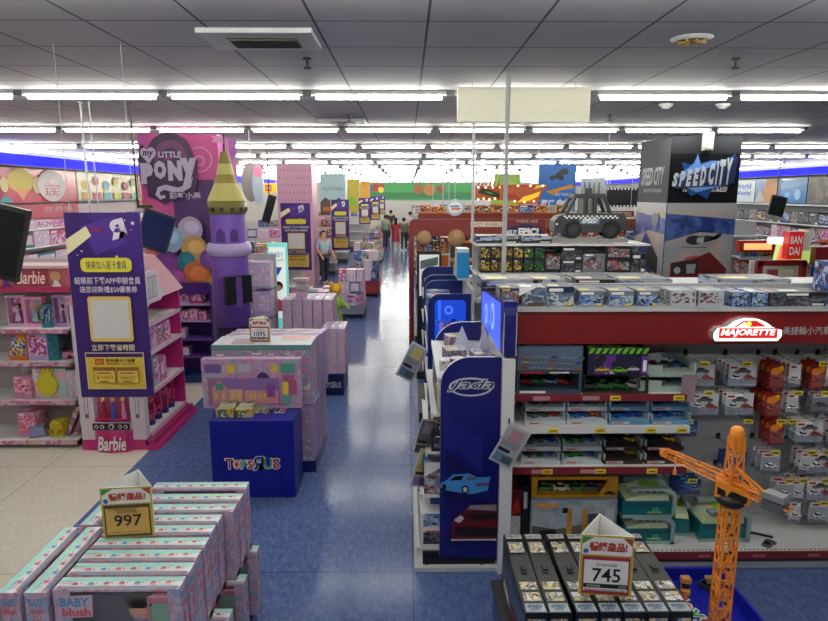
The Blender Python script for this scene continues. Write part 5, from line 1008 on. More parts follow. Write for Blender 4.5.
# hanging orange track boards
for i, (xa, xb, ya, yb, Y) in enumerate(((475, 503, 186, 200, 12.2), (500, 548, 184, 203, 11.6))):
    a, b_ = at(xa, yb, Y), at(xb, ya, Y); t = thing('track_sign', ['hanging orange track board with a dark green car', 'hanging orange flame board with yellow logo'][i], 'hanging sign', (a.x, Y, a.z)); W_, H_ = b_.x-a.x, b_.z-a.z
    OT = mat('#b8541c', .4); m = MB()
    if i: m.prism([(0, 0.15*H_), (.3*W_, .1*H_), (.4*W_, -.1*H_), (.8*W_, -.05*H_), (.86*W_, .5*H_), (W_, .9*H_), (.8*W_, H_), (0, .95*H_)], OT, 'y', -.03, .03)
    else: m.prism([(0, 0), (W_, 0), (W_, H_), (0, H_)], OT, 'y', -.03, .03)
    m.build('board', t); m = MB(); m.face((0, -.032, 0), (1, 0, 0), (0, 0, 1), W_, H_, .003)
    if i:
        m.pr(.02, .82, .8, .95, mat('#c83a1c', .4)); m.pp([(.15, .2), (.1, .5), (.3, .45), (.5, .1)], mat('#a82418')); m.pp([(.35, .02), (.5, .35), (.65, .45), (.84, .62), (.8, .35), (.6, .12)], mat('#f0c81c', .4, emit=.2)); m.pp([(.7, .7), (.98, .95), (.75, .95)], YEL)
    else: m.pr(0, .85, 1, 1, mat('#c83a1c')); [m.pp([(.06+.14*q, 1.02), (.12+.14*q, 1.02), (.17+.14*q, 1.3), (.11+.14*q, 1.3)], RED) for q in range(6)]; m.pp([(.1, .5), (.2, .85), (.5, .75), (.9, .4), (.85, .15), (.5, .3)], mat('#1c3c20')); m.pp([(.3, .6), (.5, .6), (.7, .4), (.5, .45)], mat('#6a9460'))
    for q in range(4): m.pd(.1+.26*q, .9, .02 if i else .035, mat('#fff4c0', .4, emit=2)); m.pd(.1+.2*q, .05+.05*(q % 2), .02 if i else .035, mat('#fff4c0', .4, emit=2))
    m.build('print', t); 
    for s_ in (.1, .8): m = MB(); m.cyl((s_*W_, 0, H_*.9), (s_*W_, 0, HC-a.z), .004, LG, 4); m.build('string', t)
# pillars
def pillar(px0, px1, py, Y, mt, lab, draw=None, d=1.1):
    a, b_ = at(px0, py, Y), at(px1, py, Y); W_ = b_.x-a.x; t_ = thing('pillar', lab, 'pillar', ((a.x+b_.x)/2, Y, 0))
    m = MB(); m.box((0, d/2, 0), (W_, d, HC-.12), mt); m.build('core', t_)
    if draw: m = MB(); m.face((-W_/2, -.002, 0), (1, 0, 0), (0, 0, 1), W_, HC-.12, .004); draw(m); m.build('print', t_)
    return t_
def d_pink(m):
    for i in range(9):
        for j in range(10): m.pp([(.08+.1*i+.05*(j % 2), .4+.06*j), (.1+.1*i+.05*(j % 2), .41+.06*j), (.08+.1*i+.05*(j % 2), .42+.06*j), (.06+.1*i+.05*(j % 2), .41+.06*j)], mat('#a0607c'), L=1)
pillar(277, 312, 190, 18.6, mat('#c894ac', .5), 'pink pillar with small dark dots behind the hanging sign', d_pink)
def d_pale(m): m.tx('sylvan', .1, .78, .9, .86, mat('#6a7a84')); m.pp([(.0, .5), (.4, .5), (.4, .68), (.2, .72), (0, .66)], mat('#4c3430')); m.pr(.1, .55, .6, .6, mat('#b0582c')); m.pd(.75, .68, .1, mat('#2c4070'))
pillar(320, 345, 190, 28, mat('#9fb6bc', .5), 'pale blue grey pillar with dark lettering', d_pale)
def d_yel(m): m.pp([(0, .55), (.9, .6), (.5, .72), (0, .68)], mat('#7ab030'))
pillar(346, 359, 190, 37.2, mat('#b0a02c', .5), 'olive yellow pillar in the far left distance', d_yel)
pillar(360.5, 369, 190, 44, mat('#d89a28', .5), 'orange yellow pillar in the far left distance')
def d_hw(m):
    m.pr(0, .0, 1, 1, mat('#1f6fc0', .4)); m.pp([(.38, .9), (.6, .96), (.75, .97), (.7, .92), (.5, .88)], DG); [m.pd(x, y, .07, BK) for x, y in ((.36, .89), (.6, .89), (.72, .94))]
    m.pp([(.2, .78), (.9, .84), (.98, .81), (.6, .79), (.4, .75)], mat('#d08a20')); m.tx('HOT WHEELS', .45, .745, .88, .77, PW, shear=.3); m.tx('極速', .08, .655, .44, .715, PW, bold=.04); m.tx('向前', .5, .645, .9, .72, PW, bold=.04)
    m.pr(.35, .35, .9, .5, mat('#3f86cc')); m.pd(.55, .42, .15, DG, ry=.03)
pillar(538, 575, 200, 18.6, mat('#2a6cb8', .4), 'bright blue pillar with white Chinese lettering and a toy truck', d_hw)
def d_lime(m): m.pr(.0, .3, 1, .9, mat('#86b42c', .4)); m.pd(.4, .6, .12, mat('#b8d080')); m.pd(.4, .6, .09, mat('#7ca42c'))
pillar(494, 520, 195, 28, mat('#7ca42c', .4), 'lime green pillar between the orange hanging boards', d_lime)
# SPEED CITY pillar
Y = 9.6; a, b_ = at(670, 165, Y), at(740, 165, Y); W_ = b_.x-a.x; H_ = HC-.12
t = thing('lettered_pillar', 'dark square pillar with large slanted silver lettering', 'pillar', ((a.x+b_.x)/2, Y, 0)); PD = mat('#34363c', .8, spec=.15)
m = MB(); m.box((0, .62, 0), (W_, 1.24, H_), PD); m.build('core', t)
zA_, zB_ = at(705, 203, Y).z, at(705, 211, Y).z
SKYP = printm(['#8c9cac', '#b8b4a0', '#b8a8a0', '#9aa2aa', '#aa9ca0'], 1.2, kind='soft', rnd=False); SBL = printm(['#24408c', '#1c3078', '#4a6ab0', '#16286a'], 3, kind='soft', rnd=False)
for side in (0, 1):
    m = MB()
    if side == 0: m.face((-W_/2, -.002, 0), (1, 0, 0), (0, 0, 1), W_, H_, .002)
    else: m.face((-W_/2-.002, 1.24, 0), (0, -1, 0), (0, 0, 1), 1.24, H_, .002)
    za, zb = zA_/H_, zB_/H_
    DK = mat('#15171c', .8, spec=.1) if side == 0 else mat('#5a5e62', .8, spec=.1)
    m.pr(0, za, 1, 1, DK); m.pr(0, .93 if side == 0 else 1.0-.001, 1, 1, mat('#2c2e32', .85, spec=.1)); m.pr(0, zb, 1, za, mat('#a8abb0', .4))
    m.pr(0, 0, 1, zb, SKYP); m.pp([(0, zb-.01), (1, zb-.035), (1, zb-.1), (.5, zb-.09), (0, zb-.13)], SBL)
    if side == 0:
        BB = mat('#1c4088', .4); m.pp([(.1, .84), (.2, .86), (.16, .895), (.3, .885), (.38, .92), (.44, .89), (.6, .905), (.62, .87), (.92, .93), (.86, .8), (.62, .78), (.56, .74), (.42, .765), (.32, .755), (.26, .78), (.06, .8)], BB)
        m.pp([(.12, .84), (.34, .89), (.38, .93), (.43, .885), (.6, .9), (.85, .9), (.8, .8), (.4, .77), (.25, .79)], mat('#6a9ae0', .4))
        m.pp([(.06, .815), (.96, .92), (.93, .81), (.84, .8), (.1, .785)], mat('#1c2c54', .4))
        m.face((-W_/2, -.02, 0), (1, 0, .095), (0, 0, 1), W_, H_, .0001); m.face(Vector((-W_/2, -.012, 0)), (1, 0, 0), (0, 0, 1), W_, H_, .002)
        x = .04
        for i, ch in enumerate('SPEED CITY'):
            if ch != ' ':
                w_ = .04 if ch == 'I' else .086; z_ = .793+.001*i; m.tx(ch, x, z_, x+w_, z_+.058+.0058*i, mat('#c9ced6', .4), L=4, bold=.06, shear=.25); x += w_+.012
            else: x += .025
        m.tx('YOUR CITY! YOUR RULES!', .2, .772, .84, .793, PW, bold=.02, shear=.2)
        m.face((-W_/2, -.002, 0), (1, 0, 0), (0, 0, 1), W_, H_, .002)
        # helicopter and red truck
        m.ly = 8; zc = at(700, 240, Y).z/H_
        m.pd(.42, zc, .12, mat('#20242c'), ry=.02); m.pp([(.4, zc+.012), (.6, zc+.02), (.8, zc+.012), (.82, zc+.03), (.78, zc+.03), (.76, zc+.004), (.55, zc-.012)], mat('#2c3038')); m.pp([(.46, zc+.008), (.56, zc+.014), (.56, zc-.01), (.46, zc-.012)], LG); m.pp([(.25, zc-.032), (.62, zc-.032), (.62, zc-.03), (.25, zc-.03)], BK); m.pp([(.2, zc+.032), (.7, zc+.038), (.7, zc+.041), (.2, zc+.035)], BK)
        zt1 = at(700, 252, Y).z/H_; zt2 = at(700, 288, Y).z/H_; TR = mat('#6c1a1c', .4); hz = zt1-zt2
        m.pp([(.1, zt2), (.1, zt2+hz*.7), (.42, zt2+hz*.82), (.66, zt1), (.92, zt2+hz*.55), (.92, zt2)], TR); m.pp([(.12, zt2+hz*.38), (.13, zt2+hz*.7), (.5, zt2+hz*.78), (.5, zt2+hz*.42)], mat('#23252b')); m.pp([(.34, zt2+hz*.42), (.33, zt2+hz*.66), (.47, zt2+hz*.68), (.46, zt2+hz*.42)], mat('#a8a4a8')); m.pd(.2, zt2+hz*.5, .05, LG)
        m.pp([(.3, zt2+hz*.85), (.5, zt2+hz*.92), (.5, zt2+hz*.86), (.3, zt2+hz*.8)], mat('#c04850'))
    else:
        zc = at(650, 245, Y).z/H_; zt1 = at(650, 232, Y+.6).z/H_; zt2 = at(650, 290, Y+.6).z/H_; hz = zt1-zt2; TB = mat('#2a3c84', .4)
        m.pp([(.2, zt2), (.05, zt2+hz*.5), (.4, zt1), (.85, zt2+hz*.6), (.85, zt2)], TB); m.pp([(.5, zt2+hz*.4), (.5, zt2+hz*.85), (.85, zt2+hz*.6), (.85, zt2+hz*.35)], DG); [m.pr(x, zt2+hz*.05, x+.12, zt2+hz*.35, GOLD) for x in (.1, .4, .68)]
        m.pd(.7, zb-.04, .12, mat('#6a7480'), ry=.03); m.tx('SPEED CITY', .15, .8, .9, .88, mat('#7c858e'), bold=.03, shear=.3); m.tx('YOUR CITY! YOUR RULES!', .25, .77, .85, .785, mat('#a8b0b8'))
    m.build('print', t)
p = at(708, 142, Y-.05); m = MB(); m.box((0, 0, -.12), (.14, .08, .26), mat('#c8c8c4', .5)); m.box((0, -.045, -.1), (.1, .01, .2), mat('#dedeDA', .5)); solo(m, 'wall_speaker', 'small white speaker at the top of the dark lettered pillar', 'speaker', (p.x, Y-.045, p.z))
# far right brand corner
Y = 7.7
t = thing('toy_display', 'red framed display with lit white top and red lettered cube', 'display', (at(781, 300, Y).x, Y, 0)); X0 = at(781, 300, Y).x
rx = lambda px, y=280: at(px, y, Y).x-X0
rz_ = lambda py: at(781, py, Y).z
DR = mat('#7c1418', .4)
m = MB(); m.box((.1, .35, 0), (.9, .7, rz_(303)), DG); m.build('base', t)
for x in (rx(759), rx(803)): m = MB(); m.box((x, .03, rz_(303)), (.07, .06, rz_(262)-rz_(303)), DR); m.build('frame_post', t)
m = MB(); m.box(((rx(757)+rx(805))/2, .03, rz_(266)), (rx(805)-rx(757), .06, .07), DR); m.build('frame_beam', t)
m = MB(); m.box(((rx(757)+rx(805))/2, .2, rz_(303)), (rx(805)-rx(757), .03, rz_(262)-rz_(303)), mat('#c8c4c8', .4)); m.face((rx(760), .184, rz_(300)), (1, 0, 0), (0, 0, 1), rx(802)-rx(760), rz_(268)-rz_(300), .002); m.pr(.35, .1, 1, .9, art('#b8c0d0', '#c04850', '#3a5aa8', '#e0d8d0', '#c89040', scale=5)); m.pd(.05, .6, .12, mat('#fff8e8', .4, emit=1.2)); m.build('picture_panel', t)
m = MB(); m.prism([(rx(776), rz_(262)), (rx(814), rz_(264)), (rx(816), rz_(252)), (rx(812), rz_(246)), (rx(778), rz_(245))], mat('#b8d878', .4, emit=.35), 'y', .05, .12); m.prism([(rx(777), rz_(261)), (rx(792), rz_(262)), (rx(790), rz_(246)), (rx(779), rz_(246))], mat('#f08068', .4, emit=.4), 'y', .035, .06); m.build('lit_board', t)
m = MB(); m.box((rx(786), .02, rz_(244)), (rx(815)-rx(774), .06, .08), mat('#fff0d8', .4, emit=.9)); m.build('lit_strip', t)
c0, c1 = rz_(258), rz_(231); m = MB(); m.box((rx(785), -.08, c0), (rx(798)-rx(784), .12, c1-c0), mat('#c81c18', .35, emit=.15), rz=-.0); m.box((rx(797), .0, rz_(250)), (.12, .2, c1-rz_(250)), mat('#d8d4c8', .4)); m.face((rx(778), -.1405, c0), (1, 0, 0), (0, 0, 1), rx(798)-rx(784), c1-c0, .002); m.tx('BAN', .1, .55, .9, .85, PW, bold=.02); m.tx('DAI', .1, .15, .8, .45, PW, bold=.02); m.build('cube_sign', t)
m = MB(); m.box((rx(822), .1, rz_(264)), (.3, .3, rz_(247)-rz_(264)), DR); m.build('side_block', t)
Yb = 9.35; a = at(740, 252, Yb); b_ = at(771, 243, Yb); m = MB(); m.box(((b_.x-a.x)/2, 0, 0), (b_.x-a.x+.08, .12, b_.z-a.z+.04), mat('#b83a20', .4)); m.face((.02, -.0605, .02), (1, 0, 0), (0, 0, 1), b_.x-a.x-.04, b_.z-a.z, .002); m.pr(0, .15, 1, .85, mat('#ff9a60', .4, emit=.9)); solo(m, 'lit_header', 'glowing orange header strip left of the red lettered cube', 'sign', tuple(a))
gond(at(741, 260, 9.3).x, at(741, 260, 9.3).x+3.5, 9.3, .8, at(741, 252, 9.35).z-.001, [(.5, .7), (1.0, .7), (1.45, .7), (1.75, .7)], 'white shelving with cream boxes behind the red framed display', color='#c8bca0')
for i, z in enumerate((1.4705, 1.7705)): row(at(744, 260, 9.3).x, at(744, 260, 9.3).x+2.6, 9.5, z, .26, 'hot' if i else 'mix', f'on the {["lower", "upper"][i]} shelf behind the red framed display')
# side walls: posters and shelving
def wallposter(side, Ya, Yb, z0, z1, mt, lab, draw=None):
    x = XL+.14 if side < 0 else XR-.14
    m = MB(); m.box((x, (Ya+Yb)/2, z0), (.02, Yb-Ya, z1-z0), mt)
    if side < 0: m.face((x+.0105, Ya, z0), (0, 1, 0), (0, 0, 1), Yb-Ya, z1-z0, .004)
    else: m.face((x-.0105, Yb, z0), (0, -1, 0), (0, 0, 1), Yb-Ya, z1-z0, .004)
    if draw: draw(m)
    solo(m, 'wall_poster', lab, 'poster')
PKP = mat('#c04a60', .25)
def dw1(m):
    m.pd(.66, .62, .07, mat('#c8b44c'), ry=.34); m.pp([(.62, .4), (.7, .4), (.66, .05)], mat('#d8945c')); m.pd(.745, .5, .025, mat('#d8cc90'), ry=.25); m.pd(.57, .5, .02, mat('#d8cc90'), ry=.2); m.pp([(.53, .02), (.57, .25), (.61, .02)], mat('#5aa0b0')); m.pd(.83, .5, .085, mat('#d0c8cc'), ry=.48); m.tx('玩玩', .785, .18, .875, .42, PKP, bold=.03); m.pd(.83, .62, .015, PKP, ry=.06); m.pr(.78, .48, .88, .51, PKP)
def dw2(m):
    for i, c in enumerate(('#d8a83c', '#c86a84', '#7cb0c8', '#c8c060', '#b85a70', '#88b088')): m.pd(.1+.16*i, .55+.15*(i % 2), .05, mat(c), ry=.16); m.pr(.05+.16*i, .05, .17+.16*i, .3, mat(c))
    m.tx('Made for', .6, .75, .95, .9, PKP); m.pr(0, 0, 1, .06, mat('#8fa0a8'))
def dl(Ya): return at(0, 190, Ya)
wallposter(-1, 8.5, 14.6, 2.52, 3.2, PKP, 'long crimson wall poster with yellow and white round shapes', dw1)
wallposter(-1, 14.65, 17.9, 2.52, 3.2, mat('#cfc8a0', .3), 'cream wall poster with coloured dots on the left wall', dw2)
wallposter(-1, 17.95, 22, 2.3, 3.2, mat('#a01c30', .4), 'dark red panel on the left wall behind the sign', lambda m: m.pr(.3, .1, .9, .9, mat('#c88c5c')))
wallposter(-1, 9, 14.6, 2.2, 2.48, mat('#b83a54', .4), 'narrow crimson strip with Chinese lettering below the posters', lambda m: (m.tx('玩具反斗城', .25, .45, .6, .85, mat('#e0b8c0')), m.tx('遊戲城', .75, .45, .95, .85, mat('#e0b8c0'))))
t = thing('shelving_run', 'long white shelving along the left wall', 'shelving', (XL+.02, 15, 0))
m = MB(); m.box((.04, 0, 0), (.06, 14, 2.48), mat('#c8b8b8', .5)); m.build('back_panel', t)
for z in (.3, .8, 1.25, 1.66, 2.0): m = MB(); m.box((.25, 0, z), (.42, 14, .025), PW); m.build('shelf', t)
for i, z in enumerate((1.2755, 1.6855, 2.0255)):
    row(9.0, 20.5, XL+.3, z, .32 if i < 2 else .2, 'pink', f'on the {["third", "second", "highest"][i]} shelf of the left wall', wr=(.4, .62), axis='y', rz=PI/2, dp=.3)
wallposter(1, 18.3, 19.6, 2.42, 3.15, mat('#2a6cb0', .2), 'blue glossy poster on the right wall', lambda m: (m.pp([(0, .55), (1, .75), (1, 1), (0, .85)], mat('#8cb4dc')), m.pd(.3, .3, .1, LBLU), m.pd(.7, .35, .12, mat('#8cc0e0'))))
wallposter(1, 16.2, 18.25, 2.42, 3.15, printm(['#3a3430', '#5c5048', '#2c2c34', '#6a5c50', '#44403c'], 4), 'dark brown figure poster on the right wall')
wallposter(1, 19.65, 21.0, 2.42, 3.15, mat('#3a68a8', .3), 'blue and orange poster on the right wall', lambda m: (m.pd(.65, .5, .3, mat('#c88a50')), m.pp([(0, 0), (.5, 0), (.2, .6)], LG)))
wallposter(1, 21.05, 22.6, 2.42, 3.15, mat('#b8c4d0', .3), 'white poster with blue lettering on the right wall', lambda m: (m.tx('World', .15, .6, .85, .85, BLU, bold=.03), m.tx('World', .15, .3, .85, .5, BLU, bold=.03)))
t = thing('shelving_run', 'long white shelving along the right wall', 'shelving', (XR-.02, 17, 0))
m = MB(); m.box((-.04, 0, 0), (.06, 14, 2.4), mat('#7c8088', .5)); m.build('back_panel', t)
for z in (.5, .95, 1.4, 1.82, 2.36): m = MB(); m.box((-.25, 0, z), (.42, 14, .03), PW); m.build('shelf', t)
for y in (12, 14.4, 16.8, 19.2, 21.6): m = MB(); m.box((-.48, y, 0), (.04, .05, 3.2), LG); m.build('upright', t)
for i, z in enumerate((.9805, 1.4305, 1.8505)):
    row(12.5, 23.5, XR-.3, z, .34, 'dark' if i != 1 else 'mix', f'on the {["third", "second", "highest"][i]} shelf of the right wall', wr=(.3, .55), axis='y', rz=-PI/2, dp=.3)
# middle right background: film-strip board, red lettering
def board(px0, px1, py0, py1, Y, mt, name, lab, cat, draw=None, th=.04, post=True):
    a, b_ = at(px0, py1, Y), at(px1, py0, Y); W_, H_ = b_.x-a.x, b_.z-a.z; t_ = thing(name, lab, cat, (a.x, Y, a.z)); m = MB(); m.box((W_/2, 0, 0), (W_, th, H_), mt); m.build('board', t_)
    if draw: m = MB(); m.face((0, -th/2-.001, 0), (1, 0, 0), (0, 0, 1), W_, H_, .004); draw(m); m.build('print', t_)
    if post:
        for s_ in (.1, .9): m = MB(); m.cyl((W_*s_, 0, H_), (W_*s_, 0, HC-a.z), .006, LG, 5); m.build('string', t_)
    return t_
board(605, 643, 188, 207, 17.0, mat('#15161a', .3), 'film_board', 'black film-strip shaped hanging board left of the dark pillar', 'hanging sign', lambda m: [m.pr(.03+.09*i, y, .07+.09*i, y+.07, PW) for i in range(11) for y in (.02, .91)])
board(598, 634, 211, 224, 15.5, mat('#8c2420', .4), 'lettering_board', 'dark red board with two lines of white lettering', 'sign', lambda m: (m.pr(0, .4, 1, .55, CREAM), m.tx('TRANSFORMERS', .08, .62, .92, .9, CREAM), m.tx('TRANSFORMERS', .08, .08, .92, .34, CREAM)))
board(580, 605, 178, 206, 19.5, mat('#8a9298', .4), 'picture_board', 'grey hanging picture board with dark figures', 'hanging sign', lambda m: [m.pp([(.1+.2*i, .05), (.2+.2*i, .05), (.18+.2*i, .85), (.12+.2*i, .85)], mat(c)) for i, c in enumerate(('#5c4850', '#3a5068', '#70703c', '#4c5458'))])
def d_back(m):
    m.pr(0, .1, 1, .45, mat('#3a7a48')); m.pr(.14, .5, .3, .85, mat('#2c5a9c')); m.pr(.3, .5, .38, .95, mat('#a83a34')); m.pd(.36, .6, .02, YEL)
    m.pd(.62, .65, .035, mat('#9c5a34')); m.pd(.7, .6, .04, mat('#b8743c')); m.pd(.78, .65, .03, mat('#8c4c30'))
m = MB(); x0, x1 = at(330, 200, YB-.1).x, at(472, 200, YB-.1).x
m.box(((x0+x1)/2, YB-.06, 2.2), (x1-x0, .06, 1.3), mat('#3f9a58', .5)); m.face((x0, YB-.092, 2.2), (1, 0, 0), (0, 0, 1), x1-x0, 1.3, .01); d_back(m); solo(m, 'wall_mural', 'long green mural with coloured pictures on the back wall', 'mural')
# badge signs near the castle, yellow box sign
a = at(250, 182, 9.8); m = MB(); o_ = [(.14*math.cos(k*PI/10), .3*math.sin(k*PI/10)) for k in range(20)]; m.prism(o_, mat('#9c9a94', .5), 'y', .04, .08); m.prism([(x*.6+.12, z*.95-.06) for x, z in o_], mat('#b9ccd8', .4), 'y', -.02, .02); m.prism([(x*.5+.13, z*.3+.16) for x, z in o_], PINK, 'y', -.03, .0)
t = thing('oval_sign', 'grey and white oval signs with pink top right of the castle roof', 'sign', tuple(a)); m.build('board', t); m = MB(); m.cyl((0, .06, .25), (0, .06, HC-a.z), .005, LG, 5); m.build('string', t)
board(262, 277, 183, 193, 20, mat('#e0b020', .4, emit=.3), 'box_sign', 'yellow hanging box sign with red middle beside the pink pillar', 'hanging sign', lambda m: (m.pr(.3, .2, .7, .8, RED), m.tx('LEGO', .34, .35, .66, .65, PW)), th=.3)
a = at(455, 216, 13.0); m = MB(); m.prism([(.17*math.cos(k*PI/12), .17+.17*math.sin(k*PI/12)) for k in range(24)], mat('#a8ccd8', .4), 'y', -.03, .03); m.prism([(.14*math.cos(k*PI/12), .17+.12*math.sin(k*PI/12)) for k in range(24)], PW, 'y', -.04, -.03); m.face((-.1, -.041, .1), (1, 0, 0), (0, 0, 1), .2, .14, .004); m.pr(0, .55, .9, .8, mat('#4aa0b8')); m.pr(.1, .2, 1, .42, mat('#c86050'))
t = thing('round_sign', 'small round white and pale blue hanging sign over the aisle racks', 'hanging sign', tuple(a)); m.build('board', t); m = MB(); m.cyl((0, 0, .33), (0, 0, HC-a.z), .005, LG, 5); m.build('string', t)
# hanging rods and screens
def rod(px, py0, py1, Y, lab, r=.011, mt=LG, zb=None):
    a, b_ = at(px, py0, Y), at(px, py1, Y); z = zb if zb else b_.z
    m = MB(); m.cyl((0, 0, 0), (0, 0, HC-z), r, mt, 8); m.cyl((0, 0, 0), (0, 0, .01), r*2.2, mt, 8); m.cyl((0, 0, HC-z-.012), (0, 0, HC-z-.001), r*2.5, mt, 8); solo(m, 'support_rod', lab, 'rod', ((a.x+b_.x)/2, Y, z))
rod(506, 150, 200, 5.3, 'thick white ceiling rod standing on the first gondola', .019, zb=1.9555)
rod(473, 180, 200, 7.75, 'thin white ceiling rod standing on the second gondola', .017, zb=zB+.0205)
rod(85, 150, 160, 7.0, 'left white ceiling rod above the doll shelves', .012, zb=2.0)
rod(93.5, 150, 160, 6.97, 'thinner white ceiling rod right of the thick one at the doll shelves', .007, zb=2.0)
rod(443, 200, 210, 15.1, 'slim far ceiling rod near the round hanging sign', .012, zb=2.25)
rod(449, 200, 210, 14.9, 'slim far ceiling rod immediately left of the round hanging sign', .01, zb=2.25)
rod(433, 200, 210, 18.3, 'slim distant ceiling rod at the edge of the aisle', .012, zb=1.9)
rod(606, 200, 200, 8.1, 'thin ceiling rod right of the toy taxi roof', .006, zb=zB+.0205)
def screen(px, py, Y, w_, h_, roll, yaw, lab, face='#101218', pole=True, pitch=0):
    p = at(px, py, Y); t_ = thing('hanging_screen', lab, 'screen', tuple(p)); m = MB(); m.M = Matrix.Rotation(yaw, 4, 'Z') @ Matrix.Rotation(roll, 4, 'Y') @ Matrix.Rotation(pitch, 4, 'X')
    m.box((0, 0, -h_/2), (w_, .05, h_), mat('#17181b', .35)); m.build('casing', t_)
    k = MB(); k.M = m.M; k.face((-w_/2, -.0255, -h_/2), (1, 0, 0), (0, 0, 1), w_, h_, .001); k.pr(.04, .06, .96, .94, mat(face, .15)); k.build('display', t_)
    if pole: k = MB(); k.cyl((0, .04, 0), (0, .04, HC-p.z), .012, BK, 8); k.build('pole', t_)
screen(-4, 240, 4.3, .36, .5, .27, .1, 'dark tilted hanging screen cut by the left edge', pole=True)
screen(156, 231, 6.9, .33, .42, .35, .15, 'tilted hanging screen with dark blue picture before the pink lettered pillar', '#16204c', pole=False)
m = MB(); a = at(136, 208, 6.9); m.cyl((0, 0, 0), (0, 0, HC-a.z), .01, BK, 8); m.box((.08, 0, 0), (.16, .03, .03), BK); solo(m, 'screen_bracket', 'black ceiling pole carrying the tilted blue screen', 'bracket', (a.x, 6.95, a.z))
screen(269, 209, 12.5, .16, .55, .3, .3, 'narrow side-on hanging screen left of the pink pillar')
screen(777, 206, 13.0, .34, .4, .2, .1, 'black hanging screen near the right wall posters', '#0c1a18')
# left background tables and gondolas
for i, (Y, x1, H) in enumerate(((12.0, -2.6, 1.55), (15.5, -2.6, 1.6), (21.0, -2.4, 1.6), (25.0, -2.4, 1.6), (31, -2.2, 1.6), (37, -2.2, 1.6))):
    n = ORD[i]; gond(-6.6, x1, Y, .9, H, [(.4, .8), (.85, .8), (H-.36, .8)], f'white gondola on the left side, {n} one beyond the castle', color='#c8c0c0')
    if i < 3: row(x1-2.6, x1, Y+.2, H-.3395, .28, ['pink', 'pink', 'mix', 'mix', 'mix', 'pink'][i], f'on the upper shelf of the {n} left gondola', wr=(.2, .32))
    row(x1-2.6, x1, Y+.55, H, .24, ['mix', 'pink', 'mix', 'mix', 'mix', 'mix'][i], f'on top of the {n} left gondola', wr=(.2, .34))
def saletable(Y, x0, x1, L, H, col, lab, pal, n):
    t_ = thing('sale_table', lab, 'table', ((x0+x1)/2, Y+L/2, 0)); W_ = x1-x0; m = MB(); m.box((0, 0, .1), (W_, L, H-.1), mat(col, .5)); m.build('cabinet', t_); lo_ = H
    for a in (-1, 1):
        for b_ in (-1, 1): m = MB(); m.cyl((a*(W_/2-.06), b_*(L/2-.06), 0), (a*(W_/2-.06), b_*(L/2-.06), .1), .03, BK, 8); m.build('foot', t_)
    for r in range(n):
        for lv in range(3 if r == 0 else 1): row(x0+.01, x1, Y+.12+(L-.2)*r/n, H+.2605*(lv if r == 0 else 2) if r == 0 else H, .26 if r == 0 else .75, pal, f'on the {lab.replace(" beside the aisle", "").replace(" farther along the aisle", "").replace(" along the aisle", "")}, {["front", "middle", "rear", "last"][r]} row'+(f', {["bottom", "middle", "top"][lv]} layer' if r == 0 else ''), wr=(.15, .26), dp=.3, lo=1 if r == 0 else .85)
saletable(10.5, -1.95, -1.25, 1.3, .3, '#a8acb0', 'grey sale table beside the aisle', 'pink', 3)
saletable(13.6, -1.5, -.95, 1.2, .3, '#8c90a0', 'pale cabinet table beside the aisle', 'pink', 2)
saletable(16.5, -1.35, -.75, 1.5, .45, '#8c2430', 'dark red sale table beside the aisle', 'mix', 3)
saletable(20.0, -1.7, -1.0, 1.5, .4, '#a89c9c', 'beige sale table farther along the aisle', 'mix', 2)
saletable(25.0, -1.7, -1.0, 2, .4, '#b8b4b0', 'white far sale table along the aisle', 'mix', 2)
saletable(32.0, -1.6, -1.0, 2, .4, '#a0384c', 'wine coloured far sale table', 'mix', 2)
m = MB()
for k_ in range(9): a = k_*.7; m.cyl((0, 0, .0), (.13*math.cos(a), .13*math.sin(a), .28+.05*math.sin(k_*2)), .02, mat('#8ab02c' if k_ % 2 else '#d8b428', .5), 5, r2=.035)
t = thing('plush_toy', 'long legged yellow and green plush figure hanging before the grey sale table', 'plush toy', (-1.16, 10.2, 0))
LM = mat('#9cc034', .6); PY_ = mat('#e0aa20', .6); m = MB(); m.cyl((0, 0, 0), (0, 0, .03), .12, DG, 14); m.cyl((0, 0, .03), (0, 0, 1.12), .015, LG, 8); m.build('stand', t)
m = MB(); m.ball((0, -.05, .95), .1, LM, 12, sz=1.5); m.build('body', t); m = MB(); m.ball((0, -.05, 1.17), .1, PY_, 12); [m.ball((s_*.07, -.05, 1.26), .04, PY_, 8) for s_ in (-1, 1)]; m.build('head', t)
for s_ in (-1, 1):
    m = MB(); m.cyl((s_*.05, -.06, .84), (s_*.12, -.1, .5), .025, LM, 6); m.cyl((s_*.12, -.1, .5), (s_*.2, -.12, .36), .025, LM, 6); m.build('leg', t); m = MB(); m.cyl((s_*.08, -.05, 1.02), (s_*.22, -.1, .86), .022, LM, 6); m.build('arm', t)
